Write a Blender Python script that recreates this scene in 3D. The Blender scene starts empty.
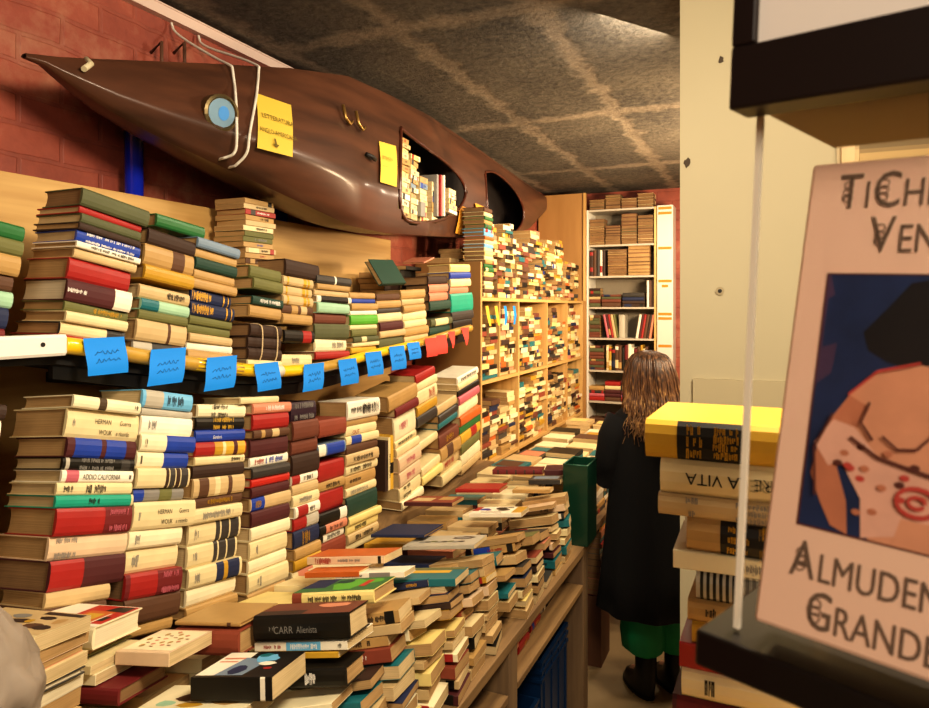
import bpy, math, random
from mathutils import Vector, Matrix
random.seed(11)
PI = math.pi
C = bpy.context.scene.collection
rad = math.radians

# ------------------------------------------------------------------ camera model (929x708)
FPX, CX, HY, CAMZ = 700.0, 464.5, 308.0, 1.8
YAW = rad(23.6)
FW = Vector((-math.sin(YAW), math.cos(YAW), 0)); RT = Vector((math.cos(YAW), math.sin(YAW), 0))
def P(px, py, t):                       # photo pixel + forward distance -> world point
    return FW*t + RT*((px-CX)/FPX*t) + Vector((0, 0, CAMZ-(py-HY)/FPX*t))
def tx(px, x):                          # forward distance where the sight line meets the plane x
    return x/(FW.x+RT.x*(px-CX)/FPX)
def ty(px, y): return y/(FW.y+RT.y*(px-CX)/FPX)
def PX(px, py, x): return P(px, py, tx(px, x))
def proj(p):
    f = p.x*FW.x+p.y*FW.y; l = p.x*RT.x+p.y*RT.y
    return CX+FPX*l/f, HY-FPX*(p.z-CAMZ)/f
def lerp(pts, x):
    if x <= pts[0][0]: return pts[0][1]
    for (a, b), (c, d) in zip(pts, pts[1:]):
        if x <= c: return b+(d-b)*(x-a)/(c-a)
    return pts[-1][1]

# ------------------------------------------------------------------ materials
def lin(c):
    if isinstance(c, str): c = [int(c[i:i+2], 16)/255 for i in (0, 2, 4)]
    return tuple(((v/12.92) if v <= .04045 else ((v+.055)/1.055)**2.4) for v in c)+(1,)
def newmat(name):
    m = bpy.data.materials.new(name); m.use_nodes = True
    nt = m.node_tree; b = nt.nodes['Principled BSDF']
    return m, nt, b
MATS = {}
def mat(name, col, rough=.5, var=.18, scale=14, metal=0, bump=0, coat=0, alpha=None):
    if name in MATS: return MATS[name]
    m, nt, b = newmat(name); N, L = nt.nodes, nt.links
    c = lin(col)
    tc = N.new('ShaderNodeTexCoord'); no = N.new('ShaderNodeTexNoise')
    no.inputs['Scale'].default_value = scale; no.inputs['Detail'].default_value = 5
    L.new(tc.outputs['Object'], no.inputs['Vector'])
    mx = N.new('ShaderNodeMix'); mx.data_type = 'RGBA'
    mx.inputs[6].default_value = tuple(v*(1-var) for v in c[:3])+(1,)
    mx.inputs[7].default_value = tuple(min(1, v*(1+var)) for v in c[:3])+(1,)
    L.new(no.outputs['Fac'], mx.inputs[0]); L.new(mx.outputs[2], b.inputs['Base Color'])
    b.inputs['Roughness'].default_value = rough; b.inputs['Metallic'].default_value = metal
    b.inputs['Coat Weight'].default_value = coat
    if bump:
        bp = N.new('ShaderNodeBump'); bp.inputs['Strength'].default_value = bump; bp.inputs['Distance'].default_value = .004
        L.new(no.outputs['Fac'], bp.inputs['Height']); L.new(bp.outputs['Normal'], b.inputs['Normal'])
    MATS[name] = m; return m
def page_mat(name, c1, c2):
    m, nt, b = newmat(name); N, L = nt.nodes, nt.links
    tc = N.new('ShaderNodeTexCoord'); mp = N.new('ShaderNodeMapping'); mp.inputs['Scale'].default_value = (3, 3, 420)
    no = N.new('ShaderNodeTexNoise'); no.inputs['Scale'].default_value = 1.6; no.inputs['Detail'].default_value = 4
    L.new(tc.outputs['Object'], mp.inputs[0]); L.new(mp.outputs[0], no.inputs['Vector'])
    n2 = N.new('ShaderNodeTexNoise'); n2.inputs['Scale'].default_value = 9; L.new(tc.outputs['Object'], n2.inputs['Vector'])
    ad = N.new('ShaderNodeMath'); ad.operation = 'MULTIPLY_ADD'; ad.inputs[1].default_value = .75
    L.new(no.outputs['Fac'], ad.inputs[0])
    m2 = N.new('ShaderNodeMath'); m2.operation = 'MULTIPLY'; m2.inputs[1].default_value = .35
    L.new(n2.outputs['Fac'], m2.inputs[0]); L.new(m2.outputs[0], ad.inputs[2])
    r = N.new('ShaderNodeValToRGB'); r.color_ramp.elements[0].position = .3; r.color_ramp.elements[1].position = .75
    r.color_ramp.elements[0].color = lin(c1); r.color_ramp.elements[1].color = lin(c2)
    L.new(ad.outputs[0], r.inputs[0]); L.new(r.outputs[0], b.inputs['Base Color'])
    bp = N.new('ShaderNodeBump'); bp.inputs['Strength'].default_value = .25; bp.inputs['Distance'].default_value = .001
    L.new(no.outputs['Fac'], bp.inputs['Height']); L.new(bp.outputs[0], b.inputs['Normal'])
    b.inputs['Roughness'].default_value = .85
    return m
PAGE = {'white': page_mat('pages_white', 'b8ab8c', 'e6d9ba'), 'cream': page_mat('pages_cream', 'a08a60', 'd8c093'),
        'tan': page_mat('pages_tan', '84673f', 'bd9a68'), 'brown': page_mat('pages_brown', '5d4429', '977650')}
PAL = {'cream': 'dccb9c', 'ivory': 'e8dcb6', 'white': 'ebe3cd', 'pale yellow': 'e2ce86', 'tan': 'b18e58', 'beige': 'c4aa7c', 'pinkish cream': 'd8bc9a',
       'red': '9e2724', 'bright red': 'b92a20', 'dark red': '6b1c1e', 'maroon': '4e2022', 'brick red': '86402c', 'reddish brown': '6c3b2a',
       'brown': '5a3c28', 'dark brown': '38251b', 'black': '15130f', 'dark grey': '3a3734', 'grey': '83807a', 'pale grey': 'b4ad9c', 'blue grey': '74889a',
       'blue': '21409a', 'navy': '1d2748', 'light blue': '6fb2d6', 'teal': '1f6b72', 'turquoise': '1d9a80', 'dark green': '1f4034', 'green': '2b6a38',
       'bright green': '58a534', 'olive': '6a6a3c', 'olive green': '55583a', 'mint': '9ec4a4', 'yellow': 'cda336', 'mustard': 'b98f2c', 'orange': 'c4652a', 'pink': 'bf6470', 'salmon': 'cc8468',
       'purple': '5a3a78', 'dark purple': '2f1c2a'}
def cm(n):
    hard = n in ('maroon', 'dark red', 'brown', 'dark brown', 'reddish brown', 'olive', 'olive green', 'dark green', 'navy', 'brick red')
    return mat('book_'+n.replace(' ', '_'), PAL[n], .62 if hard else .42, .2, 16)

# ------------------------------------------------------------------ mesh builder
class MB:
    def __init__(s): s.v = []; s.f = []; s.mi = []; s.mats = []; s.sm = []
    def slot(s, m):
        if m not in s.mats: s.mats.append(m)
        return s.mats.index(m)
    def add(s, vs, fs, m, M=None, smooth=False):
        o = len(s.v); k = s.slot(m)
        for p in vs:
            p = Vector(p); s.v.append(tuple(M @ p if M is not None else p))
        for f in fs: s.f.append(tuple(i+o for i in f)); s.mi.append(k); s.sm.append(smooth)
    def box(s, a, b, m, M=None):
        (x0, y0, z0), (x1, y1, z1) = a, b
        s.add([(x0,y0,z0),(x1,y0,z0),(x1,y1,z0),(x0,y1,z0),(x0,y0,z1),(x1,y0,z1),(x1,y1,z1),(x0,y1,z1)],
              [(0,3,2,1),(4,5,6,7),(0,1,5,4),(1,2,6,5),(2,3,7,6),(3,0,4,7)], m, M)
    def rbox(s, a, b, r, m, M=None):    # box with chamfered vertical and horizontal edges
        (x0, y0, z0), (x1, y1, z1) = a, b
        def ring(i, z): return [(x0+i,y0+r+i*0,z),(x0+r,y0+i,z),(x1-r,y0+i,z),(x1-i,y0+r,z),(x1-i,y1-r,z),(x1-r,y1-i,z),(x0+r,y1-i,z),(x0+i,y1-r,z)]
        s.loft([ring(r*.6, z0), ring(0, z0+r), ring(0, z1-r), ring(r*.6, z1)], m, M, caps=True)
    def loft(s, rings, m, M=None, caps=True, closed=True, smooth=False):
        n = len(rings[0]); vs = [p for r in rings for p in r]; fs = []
        for i in range(len(rings)-1):
            for j in range(n if closed else n-1):
                a = i*n+j; b = i*n+(j+1) % n
                fs.append((a, b, b+n, a+n))
        s.add(vs, fs, m, M, smooth)
        if caps:
            o = len(s.v)-len(vs); k = s.slot(m)
            s.f.append(tuple(range(o+n-1, o-1, -1))); s.mi.append(k); s.sm.append(False)
            e = o+len(vs)-n; s.f.append(tuple(range(e, e+n))); s.mi.append(k); s.sm.append(False)
    def tube(s, pts, r, m, n=8, M=None, smooth=True, caps=True):
        pts = [Vector(p) for p in pts]; rings = []; prev = None
        for i, p in enumerate(pts):
            d = (pts[min(i+1, len(pts)-1)]-pts[max(i-1, 0)]).normalized()
            if prev is None:
                a = d.orthogonal().normalized()
            else:
                a = (prev-d*prev.dot(d)).normalized()
            prev = a; b = d.cross(a); rr = r(i/(len(pts)-1)) if callable(r) else r
            rings.append([tuple(p+a*(rr*math.cos(2*PI*k/n))+b*(rr*math.sin(2*PI*k/n))) for k in range(n)])
        s.loft(rings, m, M, caps=caps, smooth=smooth)
    def poly(s, pts, m, M=None): s.add(pts, [tuple(range(len(pts)))], m, M)
    def build(s, name, parent=None, M=None):
        me = bpy.data.meshes.new(name); me.from_pydata(s.v, [], s.f); me.update()
        for m in s.mats: me.materials.append(m)
        me.polygons.foreach_set('material_index', s.mi); me.polygons.foreach_set('use_smooth', s.sm)
        o = bpy.data.objects.new(name, me); C.objects.link(o)
        if parent is not None: o.parent = parent
        if M is not None: o.matrix_local = M
        return o
def bev(o, w=.003, seg=2):
    b = o.modifiers.new('edge', 'BEVEL'); b.width = w; b.segments = seg; b.limit_method = 'ANGLE'; return o
def tag(o, label=None, cat=None, group=None, kind=None):
    if label: o['label'] = label
    if cat: o['category'] = cat
    if group: o['group'] = group
    if kind: o['kind'] = kind
    return o
def thing(name, label, cat, M=None, group=None):
    o = bpy.data.objects.new(name, None); C.objects.link(o); o.empty_display_size = .05
    if M is not None: o.matrix_world = M
    return tag(o, label, cat, group)
def T(x, y, z): return Matrix.Translation((x, y, z))
def text_mesh(body, size, m, extr=0.0, align='LEFT', shear=0, xs=1.0):
    cu = bpy.data.curves.new('t', 'FONT'); cu.body = body; cu.size = size; cu.extrude = extr; cu.align_x = align; cu.shear = shear; cu.resolution_u = 3
    ob = bpy.data.objects.new('t', cu); C.objects.link(ob)
    dg = bpy.context.evaluated_depsgraph_get(); dg.update()
    me = bpy.data.meshes.new_from_object(ob.evaluated_get(dg)); bpy.data.objects.remove(ob)
    if xs != 1: me.transform(Matrix.Scale(xs, 4, (1, 0, 0)))
    me.materials.clear(); me.materials.append(m); return me
def put_text(name, body, size, m, parent, M, **k):
    o = bpy.data.objects.new(name, text_mesh(body, size, m, **k)); C.objects.link(o); o.parent = parent; o.matrix_local = M; return o
INK = mat('ink_black', '1a1714', .6, .05); GOLD = mat('gilt', 'd8a83a', .35, .1, metal=.6); WHITEINK = mat('ink_white', 'f1ece0', .6, .03)
INKS = {'ink': INK, 'gilt': GOLD, 'white': WHITEINK, 'red': cm('red'), 'grey': cm('grey'), 'blue': cm('blue'), 'pink': cm('pink'), 'yellow': cm('yellow')}

# ------------------------------------------------------------------ books
BOOKS = []
ORD = 'top second third fourth fifth sixth seventh eighth ninth tenth eleventh twelfth thirteenth fourteenth fifteenth sixteenth seventeenth eighteenth nineteenth twentieth twenty-first twenty-second twenty-third twenty-fourth'.split()
def spine_arc(T_, hard):
    if hard:
        b = min(.006, T_*.18)
        return [(b, 0), (b*.35, .12*T_), (0, .35*T_), (0, .65*T_), (b*.35, .88*T_), (b, T_)], b
    b = min(.0012, T_*.1)
    return [(b, 0), (0, .06*T_), (0, .94*T_), (b, T_)], b
def cover_geo(mb, L, W, T_, hard, m, M=None):
    arc, b = spine_arc(T_, hard); c = .0026 if hard else .0009; c = min(c, T_*.2)
    prof = arc+[(W, T_), (W, T_-c), (b+c, T_-c), (b+c, c), (W, c), (W, 0)]
    n = len(prof); vs = [(0, y, z) for y, z in prof]+[(L, y, z) for y, z in prof]
    fs = [(j, j+n, (j+1) % n+n, (j+1) % n) for j in range(n)]
    # caps as quads
    na = len(arc)
    capi = [(na, na+1, na+2, na-1), (na+4, na+5, 0, na+3), tuple([na+3]+list(range(0, na))+[na+2])]
    fs += [tuple(q) for q in capi]+[tuple(reversed([i+n for i in q])) for q in capi]
    mb.add(vs, fs, m, M)
def pages_geo(mb, L, W, T_, hard, m, M=None):
    arc, b = spine_arc(T_, hard); c = .0026 if hard else .0009; c = min(c, T_*.2); ov = .0035 if hard else .0004
    y0, y1, x0, x1, z0, z1 = b+c, W-ov, ov, L-ov, c, T_-c
    if hard:
        q = min(.004, W*.04); ym = y1-q
        prof = [(y0, z0), (y1, z0), (ym, z0+(z1-z0)*.3), (ym, z0+(z1-z0)*.7), (y1, z1), (y0, z1)]
    else: prof = [(y0, z0), (y1, z0), (y1, z1), (y0, z1)]
    n = len(prof); vs = [(x0, y, z) for y, z in prof]+[(x1, y, z) for y, z in prof]
    fs = [(j, (j+1) % n, (j+1) % n+n, j+n) for j in range(n)]
    fs += [tuple(range(n-1, -1, -1)), tuple(range(n, 2*n))]
    mb.add(vs, fs, m, M)
def deco_geo(mb, L, T_, hard, d, M=None):
    arc, b = spine_arc(T_, hard)
    if d[0] == 'band':                               # band across the whole spine: x0, x1 (0..1), colour
        x0, x1 = d[1]*L, d[2]*L
        vs = [(x0, y-.0004, z) for y, z in arc]+[(x1, y-.0004, z) for y, z in arc]; n = len(arc)
        mb.add(vs, [(j, j+n, j+n+1, j+1) for j in range(n-1)], d[3], M)
    elif d[0] == 'marks':                            # illegible small lettering: x0, x1, ink, rows, height
        x0, x1, m = d[1]*L, d[2]*L, d[3]; rows = d[4] if len(d) > 4 else 1; hh = (d[5] if len(d) > 5 else .4)*T_/rows
        rn = random.Random(int(x0*1e4)+rows+int(T_*1e5))
        for r in range(rows):
            zc = T_*(.5+(rows/2-.5-r)*.62/max(1, rows-1) if rows > 1 else .5); x = x0+rn.random()*.08*(x1-x0)
            while x < x1-.002:
                w = rn.uniform(.002, .0042)
                if rn.random() > .16:
                    k = hh*rn.choice((.32, .4, .5, .5)); y = -.0008
                    st = w*.3
                    for a, bb, c0, c1 in ((0, st, -k, k), (w*.72-st, w*.72, -k*rn.choice((1, .2)), k*rn.choice((1, .6))), (st, w*.72-st, *((k*.55, k*.95) if rn.random() < .6 else (-k*.95, -k*.6)))):
                        mb.add([(x+a, y, zc+c0), (x+bb, y, zc+c0), (x+bb, y, zc+c1), (x+a, y, zc+c1)], [(0, 1, 2, 3)], m, M)
                x += w
def area_of(b):
    p = b['M'] @ Vector((b['L']/2, 0, b['T']/2)); f = p.x*FW.x+p.y*FW.y
    if f < .1: return 0
    u, v = proj(p)
    if not (-40 < u < 960 and -40 < v < 745): return 0
    return (b['L']*b['T']*.75+b['W']*b['T']*.5)/f**2 + b.get('bonus', 0)
def place(M, L, W, T_, col, page='tan', hard=True, deco=(), art=None, label=None, group=None, bonus=0, **k):
    BOOKS.append(dict(M=M, L=L, W=W, T=T_, col=col, page=page, hard=hard, deco=list(deco), art=art, label=label, group=group, bonus=bonus, **k))
def frame(theta, tilt=0, roll=0):
    return Matrix.Rotation(rad(theta)+PI/2, 4, 'Z') @ Matrix.Rotation(rad(tilt), 4, 'Y') @ Matrix.Rotation(rad(-roll), 4, 'X')
def local(mode, L, W):
    # footprint frame -> book frame
    if mode == 'spine_end': return T(0, L, 0) @ Matrix.Rotation(-PI/2, 4, 'Z')
    if mode == 'fore': return T(L, W, 0) @ Matrix.Rotation(PI, 4, 'Z')
    if mode == 'fore_end': return T(W, 0, 0) @ Matrix.Rotation(PI/2, 4, 'Z')
    return Matrix.Identity(4)
def stack(Ctop, theta, tilt, roll, books, L, W, sname, group, jit=.004, rj=1.0, mode='spine', zmin=None, seen=True):
    R = frame(theta, tilt, roll); z = 0; base = Matrix.Translation(Ctop) @ R
    n = len(books)
    for i, bk in enumerate(books):
        t = bk['T']; z -= t+.0005
        l = bk.get('L', L*random.uniform(.93, 1.0)); w = bk.get('W', W*random.uniform(.9, 1.0))
        md = bk.get('mode', mode)
        Mb = base @ T(bk.get('dx', random.uniform(0, jit)), bk.get('dy', random.uniform(-jit, jit)), z) @ Matrix.Rotation(rad(bk.get('rot', random.uniform(-rj, rj))), 4, 'Z') @ local(md, l, w)
        if zmin is not None:
            lows = [(Mb @ Vector((a, b, 0))).z for a in (0, l) for b in (0, w)]
            if min(lows) < zmin: return base @ Vector((0, 0, z+t)), i
        kind = 'hardback' if bk.get('hard', True) else 'paperback'
        rest = {k: v for k, v in bk.items() if k not in ('T', 'L', 'W', 'mode', 'dx', 'dy', 'rot', 'col', 'word')}
        lab = rest.pop('label', None)
        word = bk.get('word', bk['col'])
        if lab is None:
            lab = f"{word} {kind}, {ORD[min(i,19)]} {'book' if i == 0 else 'from top'}, {sname}"
        place(Mb, l, w, t, bk['col'], label=lab, group=group, **rest)
    return base @ Vector((0, 0, z)), n
def B(T_, col, page='tan', hard=True, deco=(), **k): return dict(T=T_, col=col, page=page, hard=hard, deco=deco, **k)
def bd(x0, x1, c): return ('band', x0, x1, cm(c) if c in PAL else INKS[c])
def mk(x0, x1, ink='ink', rows=1, h=.5): return ('marks', x0, x1, INKS[ink], rows, h)
def tt(s, x, zf, size, ink='ink', rot=0, xs=1.0, shear=0): return ('text', s, x, zf, size, INKS[ink], rot, xs, shear)
def build_book(b):
    root = thing('book', b['label'], 'book', b['M'], b['group'])
    mb = MB(); cover_geo(mb, b['L'], b['W'], b['T'], b['hard'], cm(b['col'])); cv = mb.build('cover', root)
    mb = MB(); pages_geo(mb, b['L'], b['W'], b['T'], b['hard'], PAGE[b['page']]); mb.build('page_block', root)
    bands = [d for d in b['deco'] if d[0] == 'band']; marks = [d for d in b['deco'] if d[0] == 'marks']
    if bands:
        mb = MB()
        for d in bands:
            deco_geo(mb, b['L'], b['T'], b['hard'], d)
            if len(bands) <= 5: mb.build('spine_label', cv); mb = MB()
        if len(bands) > 5: mb.build('stripe_pattern', cv)
    if marks:
        mb = MB()
        for d in marks: deco_geo(mb, b['L'], b['T'], b['hard'], d)
        mb.build('title_lettering', cv)
    for d in b['deco']:
        if d[0] == 'text':
            _, s, x, zf, size, ink, rot, xs, shear = d
            M = T(x*b['L'], -.0009, zf*b['T']) @ Matrix.Rotation(PI/2, 4, 'X') @ Matrix.Rotation(rad(rot), 4, 'Z')
            put_text('title_lettering', s, size, ink, cv, M, xs=xs, shear=shear)
    if b['art']:
        mb = MB(); h = b['T']+.0003
        for i, a in enumerate(b['art']):
            if a[0] == 'txt': continue
            m = cm(a[1]) if a[1] in PAL else INKS[a[1]]
            mb.poly([(x*b['L'], .006+y*(b['W']-.007), h+i*.00006) for x, y in a[0]], m)
        if mb.v: mb.build('cover_picture', cv)
        for a in b['art']:
            if a[0] == 'txt':
                _, s, x, y, size, ink, rot = a
                put_text('title_lettering', s, size, INKS[ink], cv, T(x*b['L'], y*b['W'], h+.002) @ Matrix.Rotation(rad(rot), 4, 'Z'))
    return root
def rect(x0, x1, y0, y1, c): return ([(x0, y0), (x1, y0), (x1, y1), (x0, y1)], c)
def blob(cx, cy, rx, ry, c, n=12, seed=0):
    r = random.Random(seed+int(cx*100)+n); return ([(cx+rx*math.cos(2*PI*k/n)*r.uniform(.75, 1.1), cy+ry*math.sin(2*PI*k/n)*r.uniform(.75, 1.1)) for k in range(n)], c)
# ================================================================== SETTING
WX, CZ, BY = -1.92, 2.85, 6.35
def struct(name, mb, label=None, M=None): return tag(mb.build(name, None, M), label, None, None, 'structure')
def brick_material(name, axis):
    m, nt, b = newmat(name); N, L = nt.nodes, nt.links
    tc = N.new('ShaderNodeTexCoord'); sp = N.new('ShaderNodeSeparateXYZ'); cb = N.new('ShaderNodeCombineXYZ')
    L.new(tc.outputs['Object'], sp.inputs[0]); L.new(sp.outputs[axis], cb.inputs[0]); L.new(sp.outputs['Z'], cb.inputs[1])
    wob = N.new('ShaderNodeTexNoise'); wob.inputs['Scale'].default_value = 7; L.new(cb.outputs[0], wob.inputs['Vector'])
    wv = N.new('ShaderNodeVectorMath'); wv.operation = 'MULTIPLY_ADD'; wv.inputs[1].default_value = (.02, .02, 0)
    L.new(wob.outputs['Color'], wv.inputs[0]); L.new(cb.outputs[0], wv.inputs[2])
    br = N.new('ShaderNodeTexBrick'); br.inputs['Scale'].default_value = 1
    br.inputs['Brick Width'].default_value = .26; br.inputs['Row Height'].default_value = .086; br.inputs['Mortar Size'].default_value = .008; br.inputs['Mortar Smooth'].default_value = .4
    br.inputs['Color1'].default_value = lin('8e3f30'); br.inputs['Color2'].default_value = lin('a8543c'); br.inputs['Mortar'].default_value = lin('8a4738')
    L.new(wv.outputs[0], br.inputs['Vector'])
    no = N.new('ShaderNodeTexNoise'); no.inputs['Scale'].default_value = 3.2; no.inputs['Detail'].default_value = 8; no.inputs['Roughness'].default_value = .65
    L.new(tc.outputs['Object'], no.inputs['Vector'])
    r = N.new('ShaderNodeValToRGB'); e = r.color_ramp.elements
    e[0].position = .32; e[0].color = lin('703a32'); e[1].position = .74; e[1].color = lin('bf9678'); e2 = e.new(.52); e2.color = lin('99503f')
    L.new(no.outputs['Fac'], r.inputs[0])
    mx = N.new('ShaderNodeMix'); mx.data_type = 'RGBA'; mx.inputs[0].default_value = .72
    L.new(br.outputs['Color'], mx.inputs[6]); L.new(r.outputs[0], mx.inputs[7]); L.new(mx.outputs[2], b.inputs['Base Color'])
    n2 = N.new('ShaderNodeTexNoise'); n2.inputs['Scale'].default_value = 30; n2.inputs['Detail'].default_value = 6; L.new(tc.outputs['Object'], n2.inputs['Vector'])
    sub = N.new('ShaderNodeMath'); sub.operation = 'MULTIPLY_ADD'; sub.inputs[1].default_value = -1.0
    L.new(br.outputs['Fac'], sub.inputs[0]); L.new(n2.outputs['Fac'], sub.inputs[2])
    bp = N.new('ShaderNodeBump'); bp.inputs['Strength'].default_value = .5; bp.inputs['Distance'].default_value = .006
    L.new(sub.outputs[0], bp.inputs['Height']); L.new(bp.outputs[0], b.inputs['Normal'])
    b.inputs['Roughness'].default_value = .6
    return m
BRICK = brick_material('painted_red_brick', 'Y'); BRICKX = brick_material('painted_red_brick_end', 'X')
def ceiling_material():
    m, nt, b = newmat('rough_concrete_ceiling'); N, L = nt.nodes, nt.links
    tc = N.new('ShaderNodeTexCoord'); sp = N.new('ShaderNodeSeparateXYZ'); L.new(tc.outputs['Object'], sp.inputs[0])
    wob = N.new('ShaderNodeTexNoise'); wob.inputs['Scale'].default_value = 9; wob.inputs['Detail'].default_value = 6; L.new(tc.outputs['Object'], wob.inputs['Vector'])
    def line(axis, off, per, half):
        a = N.new('ShaderNodeMath'); a.operation = 'MULTIPLY_ADD'; a.inputs[1].default_value = 1/per; a.inputs[2].default_value = off/per+.5
        L.new(sp.outputs[axis], a.inputs[0])
        w = N.new('ShaderNodeMath'); w.operation = 'MULTIPLY_ADD'; w.inputs[1].default_value = .2/per; L.new(wob.outputs['Fac'], w.inputs[0]); L.new(a.outputs[0], w.inputs[2])
        f = N.new('ShaderNodeMath'); f.operation = 'FRACT'; L.new(w.outputs[0], f.inputs[0])
        s = N.new('ShaderNodeMath'); s.operation = 'SUBTRACT'; s.inputs[1].default_value = .5; L.new(f.outputs[0], s.inputs[0])
        ab = N.new('ShaderNodeMath'); ab.operation = 'ABSOLUTE'; L.new(s.outputs[0], ab.inputs[0])
        mr = N.new('ShaderNodeMapRange'); mr.inputs[1].default_value = half*.45/per; mr.inputs[2].default_value = half*1.3/per; mr.inputs[3].default_value = 1; mr.inputs[4].default_value = 0
        L.new(ab.outputs[0], mr.inputs[0]); return mr
    l1 = line('X', 1.19, .53, .045); l2 = line('Y', -2.42, 1.45, .06)
    mxx = N.new('ShaderNodeMath'); mxx.operation = 'MAXIMUM'; L.new(l1.outputs[0], mxx.inputs[0]); L.new(l2.outputs[0], mxx.inputs[1])
    ns = N.new('ShaderNodeTexNoise'); ns.inputs['Scale'].default_value = 26; ns.inputs['Detail'].default_value = 10; ns.inputs['Roughness'].default_value = .75; L.new(tc.outputs['Object'], ns.inputs['Vector'])
    nb = N.new('ShaderNodeTexNoise'); nb.inputs['Scale'].default_value = 2.2; nb.inputs['Detail'].default_value = 4; L.new(tc.outputs['Object'], nb.inputs['Vector'])
    ad = N.new('ShaderNodeMath'); ad.operation = 'MULTIPLY_ADD'; ad.inputs[1].default_value = .8; L.new(ns.outputs['Fac'], ad.inputs[0])
    q = N.new('ShaderNodeMath'); q.operation = 'MULTIPLY'; q.inputs[1].default_value = .45; L.new(nb.outputs['Fac'], q.inputs[0]); L.new(q.outputs[0], ad.inputs[2])
    r = N.new('ShaderNodeValToRGB'); e = r.color_ramp.elements; e[0].position = .42; e[0].color = lin('322e2b'); e[1].position = .85; e[1].color = lin('827868')
    L.new(ad.outputs[0], r.inputs[0])
    r2 = N.new('ShaderNodeValToRGB'); e = r2.color_ramp.elements; e[0].position = .4; e[0].color = lin('62574a'); e[1].position = .8; e[1].color = lin('a59682')
    L.new(ad.outputs[0], r2.inputs[0])
    mx = N.new('ShaderNodeMix'); mx.data_type = 'RGBA'; L.new(mxx.outputs[0], mx.inputs[0]); L.new(r.outputs[0], mx.inputs[6]); L.new(r2.outputs[0], mx.inputs[7])
    L.new(mx.outputs[2], b.inputs['Base Color']); b.inputs['Roughness'].default_value = .92
    h = N.new('ShaderNodeMath'); h.operation = 'MULTIPLY_ADD'; h.inputs[1].default_value = -.25; L.new(mxx.outputs[0], h.inputs[0]); L.new(ns.outputs['Fac'], h.inputs[2])
    bp = N.new('ShaderNodeBump'); bp.inputs['Strength'].default_value = 1.0; bp.inputs['Distance'].default_value = .035; L.new(h.outputs[0], bp.inputs['Height']); L.new(bp.outputs[0], b.inputs['Normal'])
    return m
def wood(name, c1, c2, rough=.55, axis='Y', scale=18, coat=0):
    m, nt, b = newmat(name); N, L = nt.nodes, nt.links
    tc = N.new('ShaderNodeTexCoord'); mp = N.new('ShaderNodeMapping')
    s = {'X': (.9, scale, scale), 'Y': (scale, .9, scale), 'Z': (scale, scale, .9)}[axis]; mp.inputs['Scale'].default_value = s
    no = N.new('ShaderNodeTexNoise'); no.inputs['Scale'].default_value = 1.6; no.inputs['Detail'].default_value = 7
    L.new(tc.outputs['Object'], mp.inputs[0]); L.new(mp.outputs[0], no.inputs['Vector'])
    r = N.new('ShaderNodeValToRGB'); r.color_ramp.elements[0].position = .3; r.color_ramp.elements[1].position = .72
    r.color_ramp.elements[0].color = lin(c1); r.color_ramp.elements[1].color = lin(c2)
    L.new(no.outputs['Fac'], r.inputs[0]); L.new(r.outputs[0], b.inputs['Base Color'])
    bp = N.new('ShaderNodeBump'); bp.inputs['Strength'].default_value = .15; bp.inputs['Distance'].default_value = .003; L.new(no.outputs['Fac'], bp.inputs['Height']); L.new(bp.outputs[0], b.inputs['Normal'])
    b.inputs['Roughness'].default_value = rough; b.inputs['Coat Weight'].default_value = coat; b.inputs['Coat Roughness'].default_value = .15
    return m
CEIL = ceiling_material()
FLOORM = mat('worn_concrete_floor', '8a7656', .7, .45, 2.4, bump=.3)
PLASTER = mat('cream_plaster', 'b3a98c', .75, .1, 1.6, bump=.1)
PINE = wood('pale_pine_board', 'b99257', 'd3ae70', .55, 'Y'); PINEZ = wood('pale_pine_upright', 'b48c52', 'd6b074', .5, 'Z')
BROWNP = mat('brown_board', '8f6a3c', .6, .15, 5); TIMBER = wood('old_timber', '6a5540', '8a7252', .75, 'Z'); TIMBERY = wood('old_timber_long', '6a5238', '9a7c52', .7, 'Y')
mb = MB(); mb.box((WX-.1, -1.8, -.05), (WX, BY, CZ), BRICK); struct('wall_left', mb)
mb = MB(); mb.box((WX-.1, BY, -.05), (2.0, BY+.1, CZ), BRICKX); struct('wall_far', mb)
mb = MB(); mb.box((1.9, -1.8, -.05), (2.0, BY, CZ), PLASTER); struct('wall_right', mb)
mb = MB(); mb.box((WX, -1.9, -.05), (2.0, -1.8, CZ), PLASTER); struct('wall_behind', mb)
mb = MB(); mb.box((WX-.1, -1.9, -.08), (2.0, BY+.1, 0), FLOORM); struct('floor', mb)
mb = MB(); mb.box((WX-.1, -1.9, CZ), (2.0, BY+.1, CZ+.1), CEIL); struct('ceiling', mb)
# cable duct along the top of the brick wall
DUCT = mat('pinkish_white_duct', 'd8c0b4', .5, .06)
mb = MB(); mb.box((WX+.001, -1.7, CZ-.055), (WX+.03, 5.6, CZ-.02), DUCT); mb.box((WX+.001, -1.7, CZ-.02), (WX+.034, 5.6, CZ-.015), DUCT); struct('trim_1', mb)
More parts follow.
